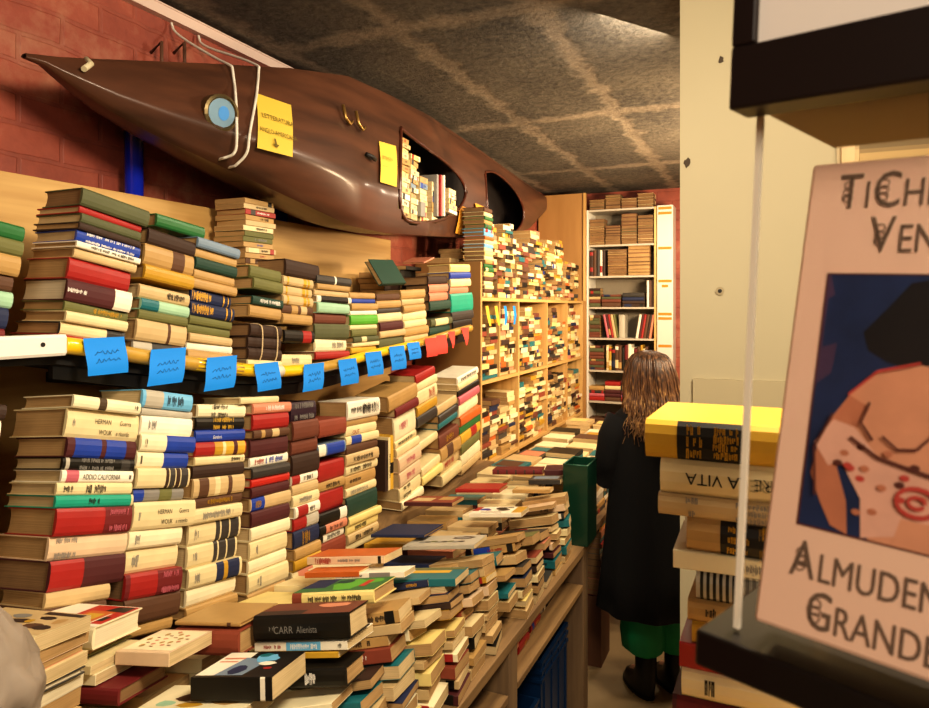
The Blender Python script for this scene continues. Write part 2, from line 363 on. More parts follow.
# plaster partition on the right side of the passage
p0 = P(680, 308, ty(680, 2.3)); p1 = P(840, 308, ty(840, 2.3))
mb = MB(); mb.box((p0.x, 2.3, 0), (p1.x, 2.42, CZ), PLASTER)
pl = struct('wall_partition', mb)
mb = MB()
for (px, py, s) in ((687, 163, .012), (721, 60, .009)):
    q = P(px, py, ty(px, 2.3)); r_ = random.Random(px)
    mb.poly([(q.x+s*math.cos(a)*r_.uniform(.6, 1.3), 2.2985, q.z+s*1.2*math.sin(a)*r_.uniform(.6, 1.3)) for a in [k*PI/5 for k in range(10)]], mat('chipped_plaster', '4a3f33', .9))
o = mb.build('chipped_hole', pl)
mb = MB()
q = P(720, 291, ty(720, 2.3))
mb.loft([[(q.x+.013*math.cos(k*PI/8), y, q.z+.013*math.sin(k*PI/8)) for k in range(16)] for y in (2.2995, 2.296)], mat('screw_cup', 'a89a7c', .4, metal=.6))
mb.loft([[(q.x+.006*math.cos(k*PI/8), y, q.z+.006*math.sin(k*PI/8)) for k in range(16)] for y in (2.296, 2.2945)], INK); mb.build('screw', pl)
# horizontal ledge low on the partition, seen above the yellow book
zA = P(720, 379, ty(720, 2.3)).z
mb = MB(); mb.box((p0.x+.04, 2.284, zA-.5), (p1.x, 2.2995, zA), mat('partition_panel', 'aea283', .7, .08, 3)); struct('trim_2', mb)
# timber jamb and dim recess beyond the partition
mb = MB(); mb.box((p1.x+.0015, 2.26, 0), (p1.x+.045, 2.36, CZ), wood('jamb_wood', 'b5935a', 'cfae76', .5, 'Z')); struct('trim_3', mb)
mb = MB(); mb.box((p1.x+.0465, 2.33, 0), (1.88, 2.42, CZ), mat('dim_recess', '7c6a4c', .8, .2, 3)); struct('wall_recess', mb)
mb = MB(); zr = P(880, 152, ty(880, 2.3)).z; mb.box((p1.x+.05, 2.2985, zr-.5), (1.6, 2.3285, zr), mat('recess_board', 'b89a66', .7, .1)); struct('trim_4', mb)

# ------------------------------------------------------------------ furniture
TABX, TABZ = -.75, .75
t = thing('display_table', 'long rough timber table loaded with piled paperbacks, shelf underneath', 'table', T(-1.15, .5, 0))
inv = t.matrix_world.inverted()
def part(name, mb, parent): return mb.build(name, parent, parent.matrix_world.inverted() if parent.parent is None else None)
bpy.context.view_layer.update()
mb = MB(); mb.box((-1.83, .2, TABZ-.035), (TABX, 3.225, TABZ), TIMBERY); bev(part('tabletop', mb, t))
for (x, y) in ((-.80, 2.12), (-.80, 3.08), (-.80, .3), (-1.77, .3), (-1.77, 3.08)):
    mb = MB(); mb.box((x-.045, y-.04, 0), (x+.045, y+.04, TABZ-.036), TIMBER); bev(part('leg', mb, t))
mb = MB(); mb.box((-1.72, .35, .555), (TABX-.005, 2.075, .58), TIMBERY); mb.box((-1.72, 2.165, .555), (TABX-.005, 3.035, .58), TIMBERY); bev(part('lower_shelf', mb, t))
# second table further down the passage
t = thing('display_table', 'farther timber table carrying flat books in front of the pine bookcase', 'table', T(-1.15, 4.2, 0))
bpy.context.view_layer.update()
mb = MB(); mb.box((-1.485, 3.275, TABZ-.035), (TABX-.02, 5.2, TABZ), TIMBERY); bev(part('tabletop', mb, t))
for (x, y) in ((-.88, 3.32), (-.88, 5.1), (-1.42, 3.32), (-1.42, 5.1)):
    mb = MB(); mb.box((x-.04, y-.04, 0), (x+.04, y+.04, TABZ-.036), TIMBER); bev(part('leg', mb, t))
# platform that lifts the back row of stacks
PLAT = [(.2, 1.02), (1.0, 1.02), (1.35, .93), (1.8, .87), (3.55, .80)]
# (built after the books, from their lowest corners)
# ---- sagging shelf with the yellow rail
SHX = -1.43
TUBEPX = [(62, 345), (104, 350), (150, 358), (190, 363), (222, 367.5), (250, 370.5), (285, 371.5), (310, 369), (330, 366), (350, 360.5), (372, 354), (400, 348), (430, 340), (455, 332), (470, 328)]
TUBE = [PX(a, b, SHX) for a, b in TUBEPX]
TZ = [(p.y, p.z) for p in TUBE]
YEL = mat('yellow_tape', 'e8bf1f', .32, .12, 20, coat=.4); CLR = mat('ochre_tape_worn', 'b8933f', .35, .25, 30, coat=.4); WTP = mat('white_tape', 'e9e2cf', .4, .05)
def sm(pts, n=3):
    for _ in range(n):
        q = [pts[0]]
        for a, b in zip(pts, pts[1:]): q += [a.lerp(b, .25), a.lerp(b, .75)]
        pts = q+[pts[-1]]
    return pts
TS = sm(TUBE, 2)
sh = thing('sagging_shelf', 'sagging shelf with a taped yellow rail along its front edge under the upper books', 'shelf', T(SHX, 2.3, 1.6))
bpy.context.view_layer.update()
mb = MB()
segs = [(0, .07, YEL), (.07, .24, CLR), (.24, .28, YEL), (.28, .33, CLR), (.33, .40, YEL), (.40, .415, WTP), (.415, .52, YEL), (.52, .62, CLR), (.62, .80, YEL), (.80, 1, CLR)]
nT = len(TS)-1
for a, b_, m in segs:
    i0, i1 = int(a*nT), min(nT, int(b_*nT)+1)
    if i1 > i0: mb.tube(TS[i0:i1+1], .019 if m is not WTP else .0195, m, 10)
part('rail', mb, sh)
mb = MB(); st = []
for p in [TUBE[0]+Vector((0, -.75, .02))]+TS[::4]+[TS[-1]]:
    z = p.z-.013
    st.append([(SHX-.021, p.y, z), (-1.785, p.y, z-.0), (-1.785, p.y, z-.03), (SHX-.021, p.y, z-.03)])
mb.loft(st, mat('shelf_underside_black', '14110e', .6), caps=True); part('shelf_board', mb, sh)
mb = MB(); st = []
for p in TS[::4]+[TS[-1]]:
    z = p.z-.046; dpt = lerp([(1.0, .03), (1.7, .035), (2.3, .035), (3.5, .02)], p.y)
    st.append([(SHX-.03, p.y, z), (SHX-.045, p.y, z), (SHX-.045, p.y, z-dpt), (SHX-.03, p.y, z-dpt)])
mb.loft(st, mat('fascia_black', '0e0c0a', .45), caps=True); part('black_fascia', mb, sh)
# support brackets back to the wall
for y in (1.3, 2.0, 2.7, 3.4):
    z = lerp(TZ, y)-.046
    mb = MB(); mb.box((-1.793, y-.02, z-.028), (SHX-.05, y+.02, z), mat('bracket_iron', '2a2622', .5)); part('bracket', mb, sh)
# white end channel
mb = MB(); e0 = TUBE[0]; M = T(SHX, e0.y, e0.z)
mb.rbox((-.022, -.55, -.022), (.022, .0, .024), .006, mat('white_plastic', 'e6e2d8', .4, .04))
wc = mb.build('white_channel', sh, sh.matrix_world.inverted() @ M)
mb = MB(); mb.loft([[(x, -.06+.005*math.cos(k*PI/6), .004+.005*math.sin(k*PI/6)) for k in range(12)] for x in (.0215, .0235)], INK); mb.build('bolt_hole', wc)
# sticky notes hanging from the rail
NB, NR = mat('blue_sticky_note', '0a8ae8', .6, .06), mat('red_sticky_note', 'd8453a', .6, .08)
def note(px, w_px, h_px, m, label, grp, curl=.012, skew=0, ink=True, shape=None):
    y = PX(px, 355, SHX+.022).y; z = lerp(TZ, y); f = tx(px, SHX+.022)
    w = w_px*f/FPX/abs(RT.y-FW.y*0)  # rough, corrected below
    y2 = PX(px+w_px, 355, SHX+.022).y; w = y2-y; h = h_px*f/FPX
    root = thing('sticky_note', label, 'sticky note', T(SHX+.0225, y, z+.019), grp)
    mb = MB(); n = 7; rows = []
    for i in range(n+1):
        k = i/n
        rows.append([(curl*math.sin(k*2.4)*k, skew*k*w+(w*(shape(k) if shape else 0)), -h*k), (curl*math.sin(k*2.4+.3)*k+.002*k, w*(1-(shape(k) if shape else 0))+skew*k*w, -h*k*1.0)])
    vs = [p for r in rows for p in r]
    mb.add(vs, [(2*i, 2*i+1, 2*i+3, 2*i+2) for i in range(n)], m, None, True)
    mb.build('paper', root)
    if ink:
        mb = MB(); rr = random.Random(px)
        for ln in range(2):
            k0 = .42+.22*ln; pts = []
            for q in range(16):
                u = .2+.6*q/15; k = k0+.05*math.sin(q*2.1+rr.random())+.03*rr.uniform(-1, 1)-.05*u
                pts.append((curl*math.sin(k*2.4)*k+.0025, u*w+skew*k*w, -h*k))
            mb.tube(pts, .0006, mat('note_ink', '17466e', .6), 4)
        mb.build('handwriting', root)
BL = [(83, 41, 38), (151, 35, 36), (207, 30, 33), (254, 24, 28), (304, 20, 27), (338, 18, 26), (365, 16, 24), (389, 15, 24), (407, 12, 17)]
for i, (a, w, h) in enumerate(BL):
    note(a, w, h, NB, f'blue paper note with handwriting, {"first second third fourth fifth sixth seventh eighth ninth".split()[i]} along the yellow rail from its white end', 'blue notes on the yellow rail', skew=(-.18 if i in (1, 2, 4) else .05))
RD = [(425, 11, 19), (436, 10, 19), (448, 7, 17), (461, 8, 18)]
for i, (a, w, h) in enumerate(RD):
    note(a, w, h, NR, f'red paper tag, {"first second third fourth".split()[i]} after the blue notes on the yellow rail', 'red tags on the yellow rail', ink=False, shape=(lambda k: .42*k) if i > 1 else None)
for k, (px, m, lab) in enumerate(((487, 'y', 'nearest the end panel'), (496, 'y', 'second from the end panel'), (505, 'b', 'before the divider'), (514, 'b', 'nearest the first upright'))):
    c = PX(px, 306, -1.484); r = thing('hanging_tag', f'{"yellow" if m == "y" else "blue"} paper strip hanging from the pine bookcase top shelf, {lab}', 'paper tag', Matrix.Translation(c), 'strips hanging from the pine bookcase')
    mb = MB(); mb.add([(0, -.022, 0), (0, .022, 0), (.008, .024, -.06), (.012, .018+(.02 if m == 'y' else -.03), -.115), (.012, -.012+(.02 if m == 'y' else -.03), -.115), (.008, -.02, -.06)], [(0, 1, 2, 5), (5, 2, 3, 4)], mat('yellow_tag', 'e6b83a', .6) if m == 'y' else NB); mb.build('paper', r)
# plank behind the upper books
mb = MB(); y0, y1 = -.4, PX(390, 240, -1.80).y
mb.box((-1.815, y0, TABZ+.001), (-1.795, y1, 2.15), PINE); bev(tag(mb.build('backing_board'), 'long pale pine board standing behind the upper row of books below the canoe', 'board'))
# blue steel props
BLUE = mat('glossy_blue_paint', '1d2fb4', .18, .06, coat=.6)
for px, top, lab in ((134, 2.36, 'glossy blue pipe prop under the pointed bow of the canoe'), (281, 2.26, 'glossy blue pipe prop in shadow under the canoe amidships')):
    y = PX(px, 150, -1.865).y
    r = thing('pipe_prop', lab, 'pipe', T(-1.865, y, 0)); mb = MB(); mb.tube([(0, 0, .012), (0, 0, top)], .029, BLUE, 20); mb.build('pipe', r)
    mb = MB(); mb.box((-.05, -.05, 0), (.05, .05, .012), BLUE); mb.build('base_plate', r)

# ------------------------------------------------------------------ pine bookcase on the left wall (front plane x=-1.49)
BX = -1.49; BAY = [3.65, 4.30, 4.93, 5.48, 5.98]
bc = thing('bookcase', 'tall pine bookcase along the brick wall crammed with small colourful paperbacks', 'bookcase', T(-1.7, 4.8, 0))
bpy.context.view_layer.update()
mb = MB(); mb.box((-1.90, BAY[0]-.02, 0), (BX, BAY[0], 2.06), BROWNP); mb.box((BX, BAY[0]-.02, 0), (BX+.004, BAY[0], 2.06), PINEZ); bev(part('side_panel', mb, bc), .001)
for y in BAY[1:]:
    mb = MB(); mb.box((-1.90, y-.018, 0), (BX, y, 1.84), PINEZ); bev(part('upright', mb, bc), .001)
for z in (1.86, 1.385, .905, .4):
    mb = MB()
    for a, b_ in zip(BAY, BAY[1:]):
        mb.box((-1.90, a+.0005, z-.02), (BX+.002, b_-.0185 if z < 1.8 else b_, z), PINE)
    part('shelf_board', mb, bc)
mb = MB(); mb.box((-1.90, 3.96, 1.386), (BX-.01, 3.975, 1.839), PINEZ); part('divider', mb, bc)
mb = MB(); mb.box((-1.912, BAY[0], 0), (-1.902, BAY[-1], 1.86), BROWNP); part('back_panel', mb, bc)
mb = MB(); mb.box((-1.90, 6.0, 0), (-1.47, 6.03, 2.80), wood('tall_brown_panel', '9a7140', 'ad8450', .55, 'Z', 6)); mb.box((-1.49, 5.985, 1.861), (-1.47, 6.0, 2.80), PINEZ)
tag(mb.build('end_board'), 'tall plain brown board closing the far end above the pine bookcase', 'board')
# ------------------------------------------------------------------ far bookcase across the end of the passage
FY = 6.05; FX0, FX1 = -1.46, -.898
WHITEB = mat('white_laminate', 'e4dfd4', .45, .05); GREYB = mat('grey_shelf', 'b9b0a0', .5, .08)
fb = thing('bookcase', 'white bookcase across the end of the passage with neat shelves of old books', 'bookcase', T(-1.15, 6.2, 0))
bpy.context.view_layer.update()
FZ = [.45, .72, .99, 1.26, 1.54, 1.808, 2.078, 2.348, 2.655]
for x0, x1 in ((FX0-.018, FX0), (FX1, FX1+.018)):
    mb = MB(); mb.box((x0, FY, 0), (x1, 6.34, 2.655), WHITEB if x0 < -1 else PINEZ); part('side_panel', mb, fb)
for z in FZ:
    mb = MB(); mb.box((FX0+.0005, FY, z-.016), (FX1-.0005, 6.325, z), GREYB); part('shelf_board', mb, fb)
mb = MB(); mb.box((FX0, 6.326, 0), (FX1, 6.34, 2.655), mat('bookcase_back', '8d8474', .7)); part('back_panel', mb, fb)
# white upright with orange labels, standing right of the far bookcase
q0, q1 = PX(657, 205, -.84), None
Y = 6.04; xa = max(P(657, 300, ty(657, Y)).x, FX1+.0195); xb = P(673, 300, ty(673, Y)).x
wp = thing('label_panel', 'narrow white upright panel with orange stickers beside the far bookcase', 'panel', T((xa+xb)/2, Y, 0))
bpy.context.view_layer.update()
mb = MB(); mb.box((xa, Y, 0), (xb, Y+.2, P(665, 205, ty(665, Y)).z), mat('white_panel', 'cfc9be', .4, .03)); bev(part('panel_board', mb, wp))
ORG = mat('orange_sticker', 'e07a18', .6, .05)
for py in (208, 213, 248, 281, 286, 314, 318.5, 346):
    c = P(665, py, ty(665, Y)); w = (xb-xa)*(.42 if py != 286 else .2)
    mb = MB(); mb.box((c.x-w, Y-.0015, c.z-.011), (c.x+w, Y-.0003, c.z+.011), ORG); part('sticker', mb, wp)
# ================================================================== BOOKS
LX = -1.40
def ordn(i): return 'first second third fourth fifth sixth seventh eighth ninth tenth eleventh twelfth thirteenth'.split()[i]
def scaled(lst, k):
    out = []
    for b in lst:
        b = dict(b); b['T'] = b['T']*k; out.append(b)
    return out
CRE = ('cream', 'ivory', 'white', 'beige', 'tan', 'pinkish cream', 'pale yellow')
def rnd_deco(rn, col):
    d = []
    dark = col in ('black', 'navy', 'dark green', 'maroon', 'dark red', 'dark brown', 'brown', 'red', 'blue', 'dark grey', 'olive green', 'reddish brown', 'brick red', 'dark purple')
    ink = rn.choice(('gilt', 'white')) if dark else rn.choice(('ink', 'ink', 'red', 'grey', 'blue'))
    u = rn.random()
    if u < .3: d.append(bd(rn.uniform(.05, .2), rn.uniform(.3, .45), rn.choice(('black', 'red', 'navy', 'cream', 'dark grey', 'tan', 'blue'))))
    if u < .12: d.append(bd(.8, .93, rn.choice(('black', 'red', 'white'))))
    if rn.random() < .8: a = rn.uniform(.35, .5); d.append(mk(a, a+rn.uniform(.2, .42), ink, 1, rn.uniform(.35, .6)))
    return d
# ---- lower back row, left to right.  (corner px x, corner px y of the top, next corner px, bottom px y, tilt, roll, W, books top->bottom)
HW = [tt('HERMAN', .36, .54, .0155, 'ink', xs=.72), tt('Guerra', .71, .54, .0155, 'ink', xs=.72), tt('WOUK', .43, .16, .0155, 'ink', xs=.72), tt('e ricordo', .67, .16, .0145, 'ink', xs=.7), mk(.07, .11, 'grey', 1, .3)]
LROW = [
 (-70, 398, 9, 590, 12, 3, .17, [B(16, 'dark brown'), B(30, 'white', deco=[mk(.6, .9, 'ink', 1, .4)]), B(20, 'dark brown'), B(18, 'tan'), B(26, 'brown'), B(30, 'maroon'), B(24, 'beige'), B(26, 'dark brown')]),
 (72, 394, 148, 604, 13, 5, .175, [
   B(14, 'ivory', 'tan', word='ivory dragonfly emblem', deco=[('band', .36, .47, mat('emblem_brown', '4a3a26', .6)), mk(.9, .96, 'ink')], L=.205),
   B(31, 'cream', 'tan', word='thick cream war saga', deco=HW, L=.205),
   B(21, 'maroon', 'tan', word='maroon and blue leathery', deco=[bd(.1, .47, 'blue'), bd(.54, .84, 'blue')]),
   B(13, 'black', 'cream', word='black with pale title blocks', deco=[bd(.04, .09, 'pale grey'), mk(.2, .7, 'grey', 2, .7), bd(.8, .93, 'dark grey')]),
   B(13, 'white', 'cream', word='white Californian novel', deco=[bd(.06, .22, 'pink'), tt('ADDIO CALIFORNIA', .27, .26, .016, 'ink', xs=.66), mk(.93, .97, 'ink')]),
   B(13, 'cream', 'cream', deco=[mk(.05, .2, 'ink', 1, .5), mk(.35, .62, 'ink', 1, .7)]),
   B(13, 'turquoise', 'cream', deco=[mk(.4, .55, 'ink', 1, .5), bd(.97, 1, 'cream')]),
   B(28, 'red', 'tan', word='deep red', deco=[bd(.62, 1, 'dark red'), mk(.68, .95, 'pink', 2, .5)]),
   B(24, 'pinkish cream', 'tan', deco=[mk(.06, .34, 'purple' if False else 'grey', 2, .5)]),
   B(30, 'maroon', 'brown', word='thick wine red', deco=[bd(0, .42, 'red')]), B(16, 'beige', 'tan'), B(18, 'brown', 'brown')]),
 (146, 389, 199, 617, 12, 4, .16, [
   B(19, 'light blue', 'cream', word='light blue', deco=[bd(.06, .4, 'pale grey'), mk(.45, .8, 'ink', 1, .6)], dx=-.006),
   B(8, 'pale grey', 'tan'), B(20, 'white', 'cream', deco=[mk(.12, .3, 'grey')]),
   B(18, 'ivory', 'cream', word='upper white and blue', deco=[bd(.45, 1, 'blue'), mk(.06, .1, 'ink')]), B(17, 'ivory', 'cream', word='lower white and blue', deco=[bd(.5, 1, 'blue'), mk(.06, .1, 'ink')]),
   B(21, 'cream', 'cream', word='cream striped with dark bars', deco=[bd(.52, .58, 'dark brown'), bd(.60, .7, 'dark grey'), bd(.72, .8, 'dark brown'), bd(.82, .96, 'dark grey')]),
   B(14, 'grey', 'tan', word='worn grey and blue', deco=[bd(0, .2, 'blue'), bd(.5, .75, 'olive')]),
   B(28, 'cream', 'tan', word='second thick cream war saga', deco=HW, L=.2),
   B(19, 'ivory', 'cream', deco=[mk(.1, .2, 'grey')]), B(24, 'cream', 'tan', deco=[mk(.1, .22, 'grey')]),
   B(25, 'red', 'brown', word='dark red lettered', deco=[bd(0, .08, 'dark red'), bd(.55, 1, 'dark red'), mk(.62, .95, 'pink', 2, .5)]), B(25, 'brown', 'tan'), B(14, 'tan', 'tan')]),
 (198, 404, 249, 606, 8, 3, .15, [
   B(14, 'ivory', 'tan', word='ivory novel', deco=[mk(.25, .6, 'ink', 2, .8)]), B(13, 'black', 'cream', deco=[mk(.3, .75, 'yellow', 2, .8)]),
   B(13, 'blue', 'cream', word='bright blue gift', deco=[tt("Gordon's", .32, .26, .013, 'white', xs=.7, shear=.2)]),
   B(15, 'red', 'cream', word='red and yellow patterned', deco=[bd(.36, .52, 'mustard'), bd(.52, .58, 'cream'), bd(.58, .74, 'yellow'), bd(.74, .82, 'maroon'), bd(.82, .98, 'yellow')]),
   B(9, 'cream', 'cream', deco=[mk(.7, .95, 'ink')]), B(13, 'dark brown', 'tan'),
   B(20, 'beige', 'tan', word='crumpled beige', deco=[bd(.1, .28, 'brown'), bd(.4, .5, 'cream'), bd(.66, .74, 'brown')]),
   B(11, 'brown', 'tan', deco=[mk(.3, .8, 'gilt')]), B(15, 'cream', 'cream', deco=[mk(.15, .8, 'grey', 1, .5)]),
   B(22, 'cream', 'cream', word='upper cream dark striped', deco=[mk(.1, .18, 'grey'), bd(.5, .58, 'dark grey'), bd(.61, .76, 'dark grey'), bd(.79, .96, 'dark grey')]),
   B(22, 'cream', 'cream', word='lower cream dark striped', deco=[mk(.1, .18, 'grey'), bd(.5, .58, 'dark grey'), bd(.61, .76, 'dark grey'), bd(.79, .96, 'dark grey')]),
   B(20, 'cream', 'cream', word='cream and marbled blue', deco=[mk(.1, .2, 'grey'), bd(.5, .64, 'navy'), bd(.64, .72, 'mustard'), bd(.72, .95, 'navy')]), B(18, 'ivory', 'cream'), B(12, 'tan')]),
 (252, 397, 292, 600, 5, 3, .15, [
   B(7, 'cream', 'cream', dx=-.05), B(11, 'salmon', 'cream', deco=[mk(.3, .8, 'white')]), B(17, 'red', 'tan', word='torn bright red'), B(9, 'brown', 'tan', deco=[bd(.2, .3, 'tan'), bd(.5, .7, 'beige')]),
   B(19, 'maroon', 'brown'), B(11, 'white', 'cream', word='white with red and blue title', deco=[mk(.08, .35, 'red', 1, .6), mk(.38, .85, 'blue', 1, .6)]), B(11, 'dark grey', 'tan'),
   B(9, 'bright red', 'cream'), B(11, 'maroon', 'brown'), B(14, 'beige', 'tan', word='beige and blue', deco=[bd(.02, .33, 'blue'), mk(.1, .25, 'gilt')]), B(16, 'maroon', 'brown', word='dull maroon'),
   B(14, 'ivory', 'cream'), B(19, 'cream', 'cream', deco=[mk(.1, .2, 'grey')]), B(14, 'ivory', 'tan'), B(20, 'cream', 'tan', deco=[mk(.2, .3, 'grey')]), B(15, 'tan', 'tan')]),
 (292, 403, 319, 582, 3, 3, .15, [
   B(19, 'dark purple', 'tan', word='glossy dark purple', deco=[mk(.1, .9, 'grey', 2, .6)]), B(19, 'reddish brown', 'brown', word='suede brown'), B(15, 'reddish brown', 'brown'), B(20, 'dark brown', 'brown'),
   B(10, 'white', 'cream', deco=[bd(0, .3, 'red'), mk(.4, .8, 'ink')]), B(10, 'beige', 'cream'), B(11, 'cream', 'cream', deco=[mk(.2, .7, 'olive' if False else 'grey')]), B(11, 'white', 'cream', deco=[bd(.1, .5, 'red'), mk(.55, .8, 'ink')]),
   B(13, 'red', 'cream', word='red and grey', deco=[bd(.5, 1, 'pale grey')]), B(17, 'navy', 'tan', deco=[mk(.3, .6, 'gilt', 1, .8)]), B(11, 'tan', 'tan'), B(11, 'mustard', 'tan'), B(15, 'cream', 'cream', word='cream and orange lettered', deco=[bd(.2, .75, 'salmon')])]),
 (318, 421, 348, 575, 3, 2, .15, [
   B(17, 'brick red', 'brown', word='red leathery'), B(7, 'maroon', 'brown'), B(12, 'blue grey', 'cream', word='blue with white end', deco=[bd(0, .25, 'white'), bd(.3, .95, 'blue')]), B(6, 'dark brown', 'tan'),
   B(19, 'red', 'tan', word='upper plain red'), B(10, 'tan', 'tan', deco=[mk(.3, .8, 'ink')]), B(20, 'red', 'tan', word='lower plain red'), B(12, 'black', 'tan', word='black with white end', deco=[bd(.7, .95, 'white')]),
   B(9, 'black', 'cream', deco=[bd(.2, .95, 'salmon'), mk(.3, .8, 'ink')]), B(9, 'black', 'cream', word='black and white', deco=[bd(.2, .95, 'white'), mk(.3, .8, 'ink')]), B(18, 'brick red', 'brown'), B(14, 'brown', 'brown')]),
 (346, 402, 379, 550, 2, 2, .14, [
   B(19, 'white', 'tan', word='white lettered', deco=[mk(.08, .7, 'ink', 1, .35), mk(.4, .95, 'ink', 1, .6)]), B(7, 'tan', 'tan'), B(10, 'cream', 'cream', word='cream with big red letters', deco=[tt('OUT', .2, .15, .020, 'red', xs=1.1)]),
   B(9, 'cream', 'tan', word='cream and blue label', deco=[bd(.15, .45, 'blue')]), B(9, 'brown', 'tan'), B(12, 'beige', 'tan', deco=[mk(.2, .8, 'ink')]), B(10, 'cream', 'cream', deco=[mk(.1, .8, 'ink')]),
   B(13, 'tan', 'tan', deco=[mk(.1, .5, 'ink', 1, .3)]), B(9, 'cream', 'cream', deco=[mk(.1, .7, 'grey')]), B(20, 'dark green', 'tan', word='plain dark green'), B(8, 'pale yellow', 'cream'), B(9, 'pale yellow', 'cream', deco=[mk(.2, .6, 'ink')]), B(10, 'beige', 'cream', deco=[mk(.2, .8, 'ink')]), B(8, 'cream', 'tan')]),
 (393, 394, 416, 515, -8, 0, .16, [
   B(17, 'tan', 'tan', L=.26, dx=-.05), B(10, 'dark red', 'cream'), B(28, 'ivory', 'tan', deco=[mk(.2, .6, 'pink', 1, .3)]), B(8, 'cream', 'tan', deco=[mk(.1, .9, 'ink', 1, .5)]), B(10, 'cream', 'cream'), B(17, 'pinkish cream', 'cream', deco=[mk(.3, .7, 'pink', 1, .4)]),
   B(18, 'pinkish cream', 'cream', word='pale pinkish', deco=[mk(.3, .7, 'pink', 1, .4)]), B(15, 'cream', 'cream', deco=[mk(.15, .5, 'ink', 2, .7)]), B(10, 'ivory', 'tan')]),
 (415, 376, 437, 505, -8, 0, .15, [
   B(9, 'red', 'cream'), B(9, 'cream', 'tan'), B(14, 'cream', 'cream', deco=[mk(.6, .9, 'red', 1, .7)]), B(10, 'mustard', 'tan', word='olive yellow'), B(11, 'dark grey', 'tan'), B(8, 'cream', 'tan', deco=[mk(.1, .6, 'ink')]), B(8, 'ivory', 'cream'), B(9, 'cream', 'cream'),
   B(8, 'cream', 'tan', word='creamy yellow', deco=[mk(.1, .7, 'grey')]), B(8, 'ivory', 'cream', word='whitish'), B(9, 'cream', 'tan'), B(9, 'pale yellow', 'tan'), B(8, 'tan', 'tan'), B(8, 'cream', 'tan')]),
 (436, 384, 457, 490, -8, 0, .15, [
   B(8, 'black', 'cream', word='black covered photographic'), B(8, 'red', 'tan'), B(8, 'cream', 'tan'), B(10, 'beige', 'cream'), B(8, 'dark grey', 'tan'), B(7, 'teal', 'cream'), B(7, 'salmon', 'tan'), B(14, 'reddish brown', 'tan', word='red brown gilt', deco=[mk(.3, .7, 'gilt')]),
   B(14, 'tan', 'tan', deco=[bd(.3, .6, 'brown')]), B(14, 'beige', 'tan', deco=[mk(.2, .7, 'red')]), B(12, 'cream', 'cream')]),
 (457, 378, 478, 478, -8, 0, .15, [
   B(7, 'white', 'cream', word='white edged black', deco=[mk(.1, .9, 'ink')]), B(6, 'cream', 'cream'), B(6, 'black', 'cream'), B(8, 'pink', 'cream'), B(12, 'ivory', 'cream'), B(9, 'orange', 'cream'), B(8, 'green', 'cream'), B(10, 'yellow', 'cream', deco=[bd(.5, .8, 'red')]), B(10, 'olive', 'tan'), B(12, 'ivory', 'cream'), B(8, 'beige', 'tan')]),
]
LOWS = []
for i, (px, py, pxn, pyb, tilt, roll, W, bl) in enumerate(LROW):
    c = PX(px, py, LX); n = PX(pxn, py, LX); t_ = tx(px, LX)
    L = abs(n.y-c.y)*.97/max(.9, math.cos(rad(tilt)))
    tot = sum(b['T'] for b in bl); hh = (pyb-py)*t_/FPX/math.cos(rad(tilt))
    k = max(hh, .02)/tot
    end, _ = stack(c, 0, tilt, roll, scaled(bl, k), L, W, (f"{ordn(i-1)} stack under the yellow rail" if i else "end stack below the white rail channel"), 'stacks under the yellow rail', jit=.008, rj=2.0)
    R = frame(0, tilt, roll)
    LOWS.append((c.y, min((end+R @ Vector((a, b, 0))).z for a in (0, L) for b in (0, W)), (end+R @ Vector((0, 0, 0))).y, (end+R @ Vector((L, 0, 0))).y))
# the upright yellow and dark books standing between the eighth and ninth stacks
c = PX(386, 492, -1.395)
for k, (col, th, hh, wd) in enumerate((('dark brown', .022, .20, 'dark brown'), ('cream', .016, .21, 'cream'), ('yellow', .026, .215, 'bright yellow and black'))):
    Mb = T(c.x-.045+.0*k, c.y+.005+sum((.022, .016, .026)[:k])+.001*k, c.z) @ Matrix.Rotation(PI/2, 4, 'Z') @ Matrix.Rotation(0, 4, 'X')
    # stand: spine vertical, facing the passage
    Mb = T(c.x, c.y+sum((.022, .016, .026)[:k])+.001*k, c.z) @ Matrix(((0, -1, 0, 0), (0, 0, 1, 0), (1, 0, 0, 0), (0, 0, 0, 1))).transposed().inverted()
    R3 = Matrix(((0, -1, 0), (0, 0, 1), (1, 0, 0)))   # columns: local X->+z, Y->-x, Z->+y
    Mb = T(c.x, c.y+sum((.022, .016, .026)[:k])+.001*k, c.z) @ Matrix(((0, -1, 0), (0, 0, 1), (1, 0, 0))).to_4x4()
    place(Mb, hh, .13, th, col, 'tan', True, [bd(.3, .5, 'black')] if col == 'yellow' else [mk(.2, .7, 'ink')], None, f'{wd} book standing upright between flat stacks under the yellow rail', 'upright books under the yellow rail')
LOWS_UP = (c.y, c.z)

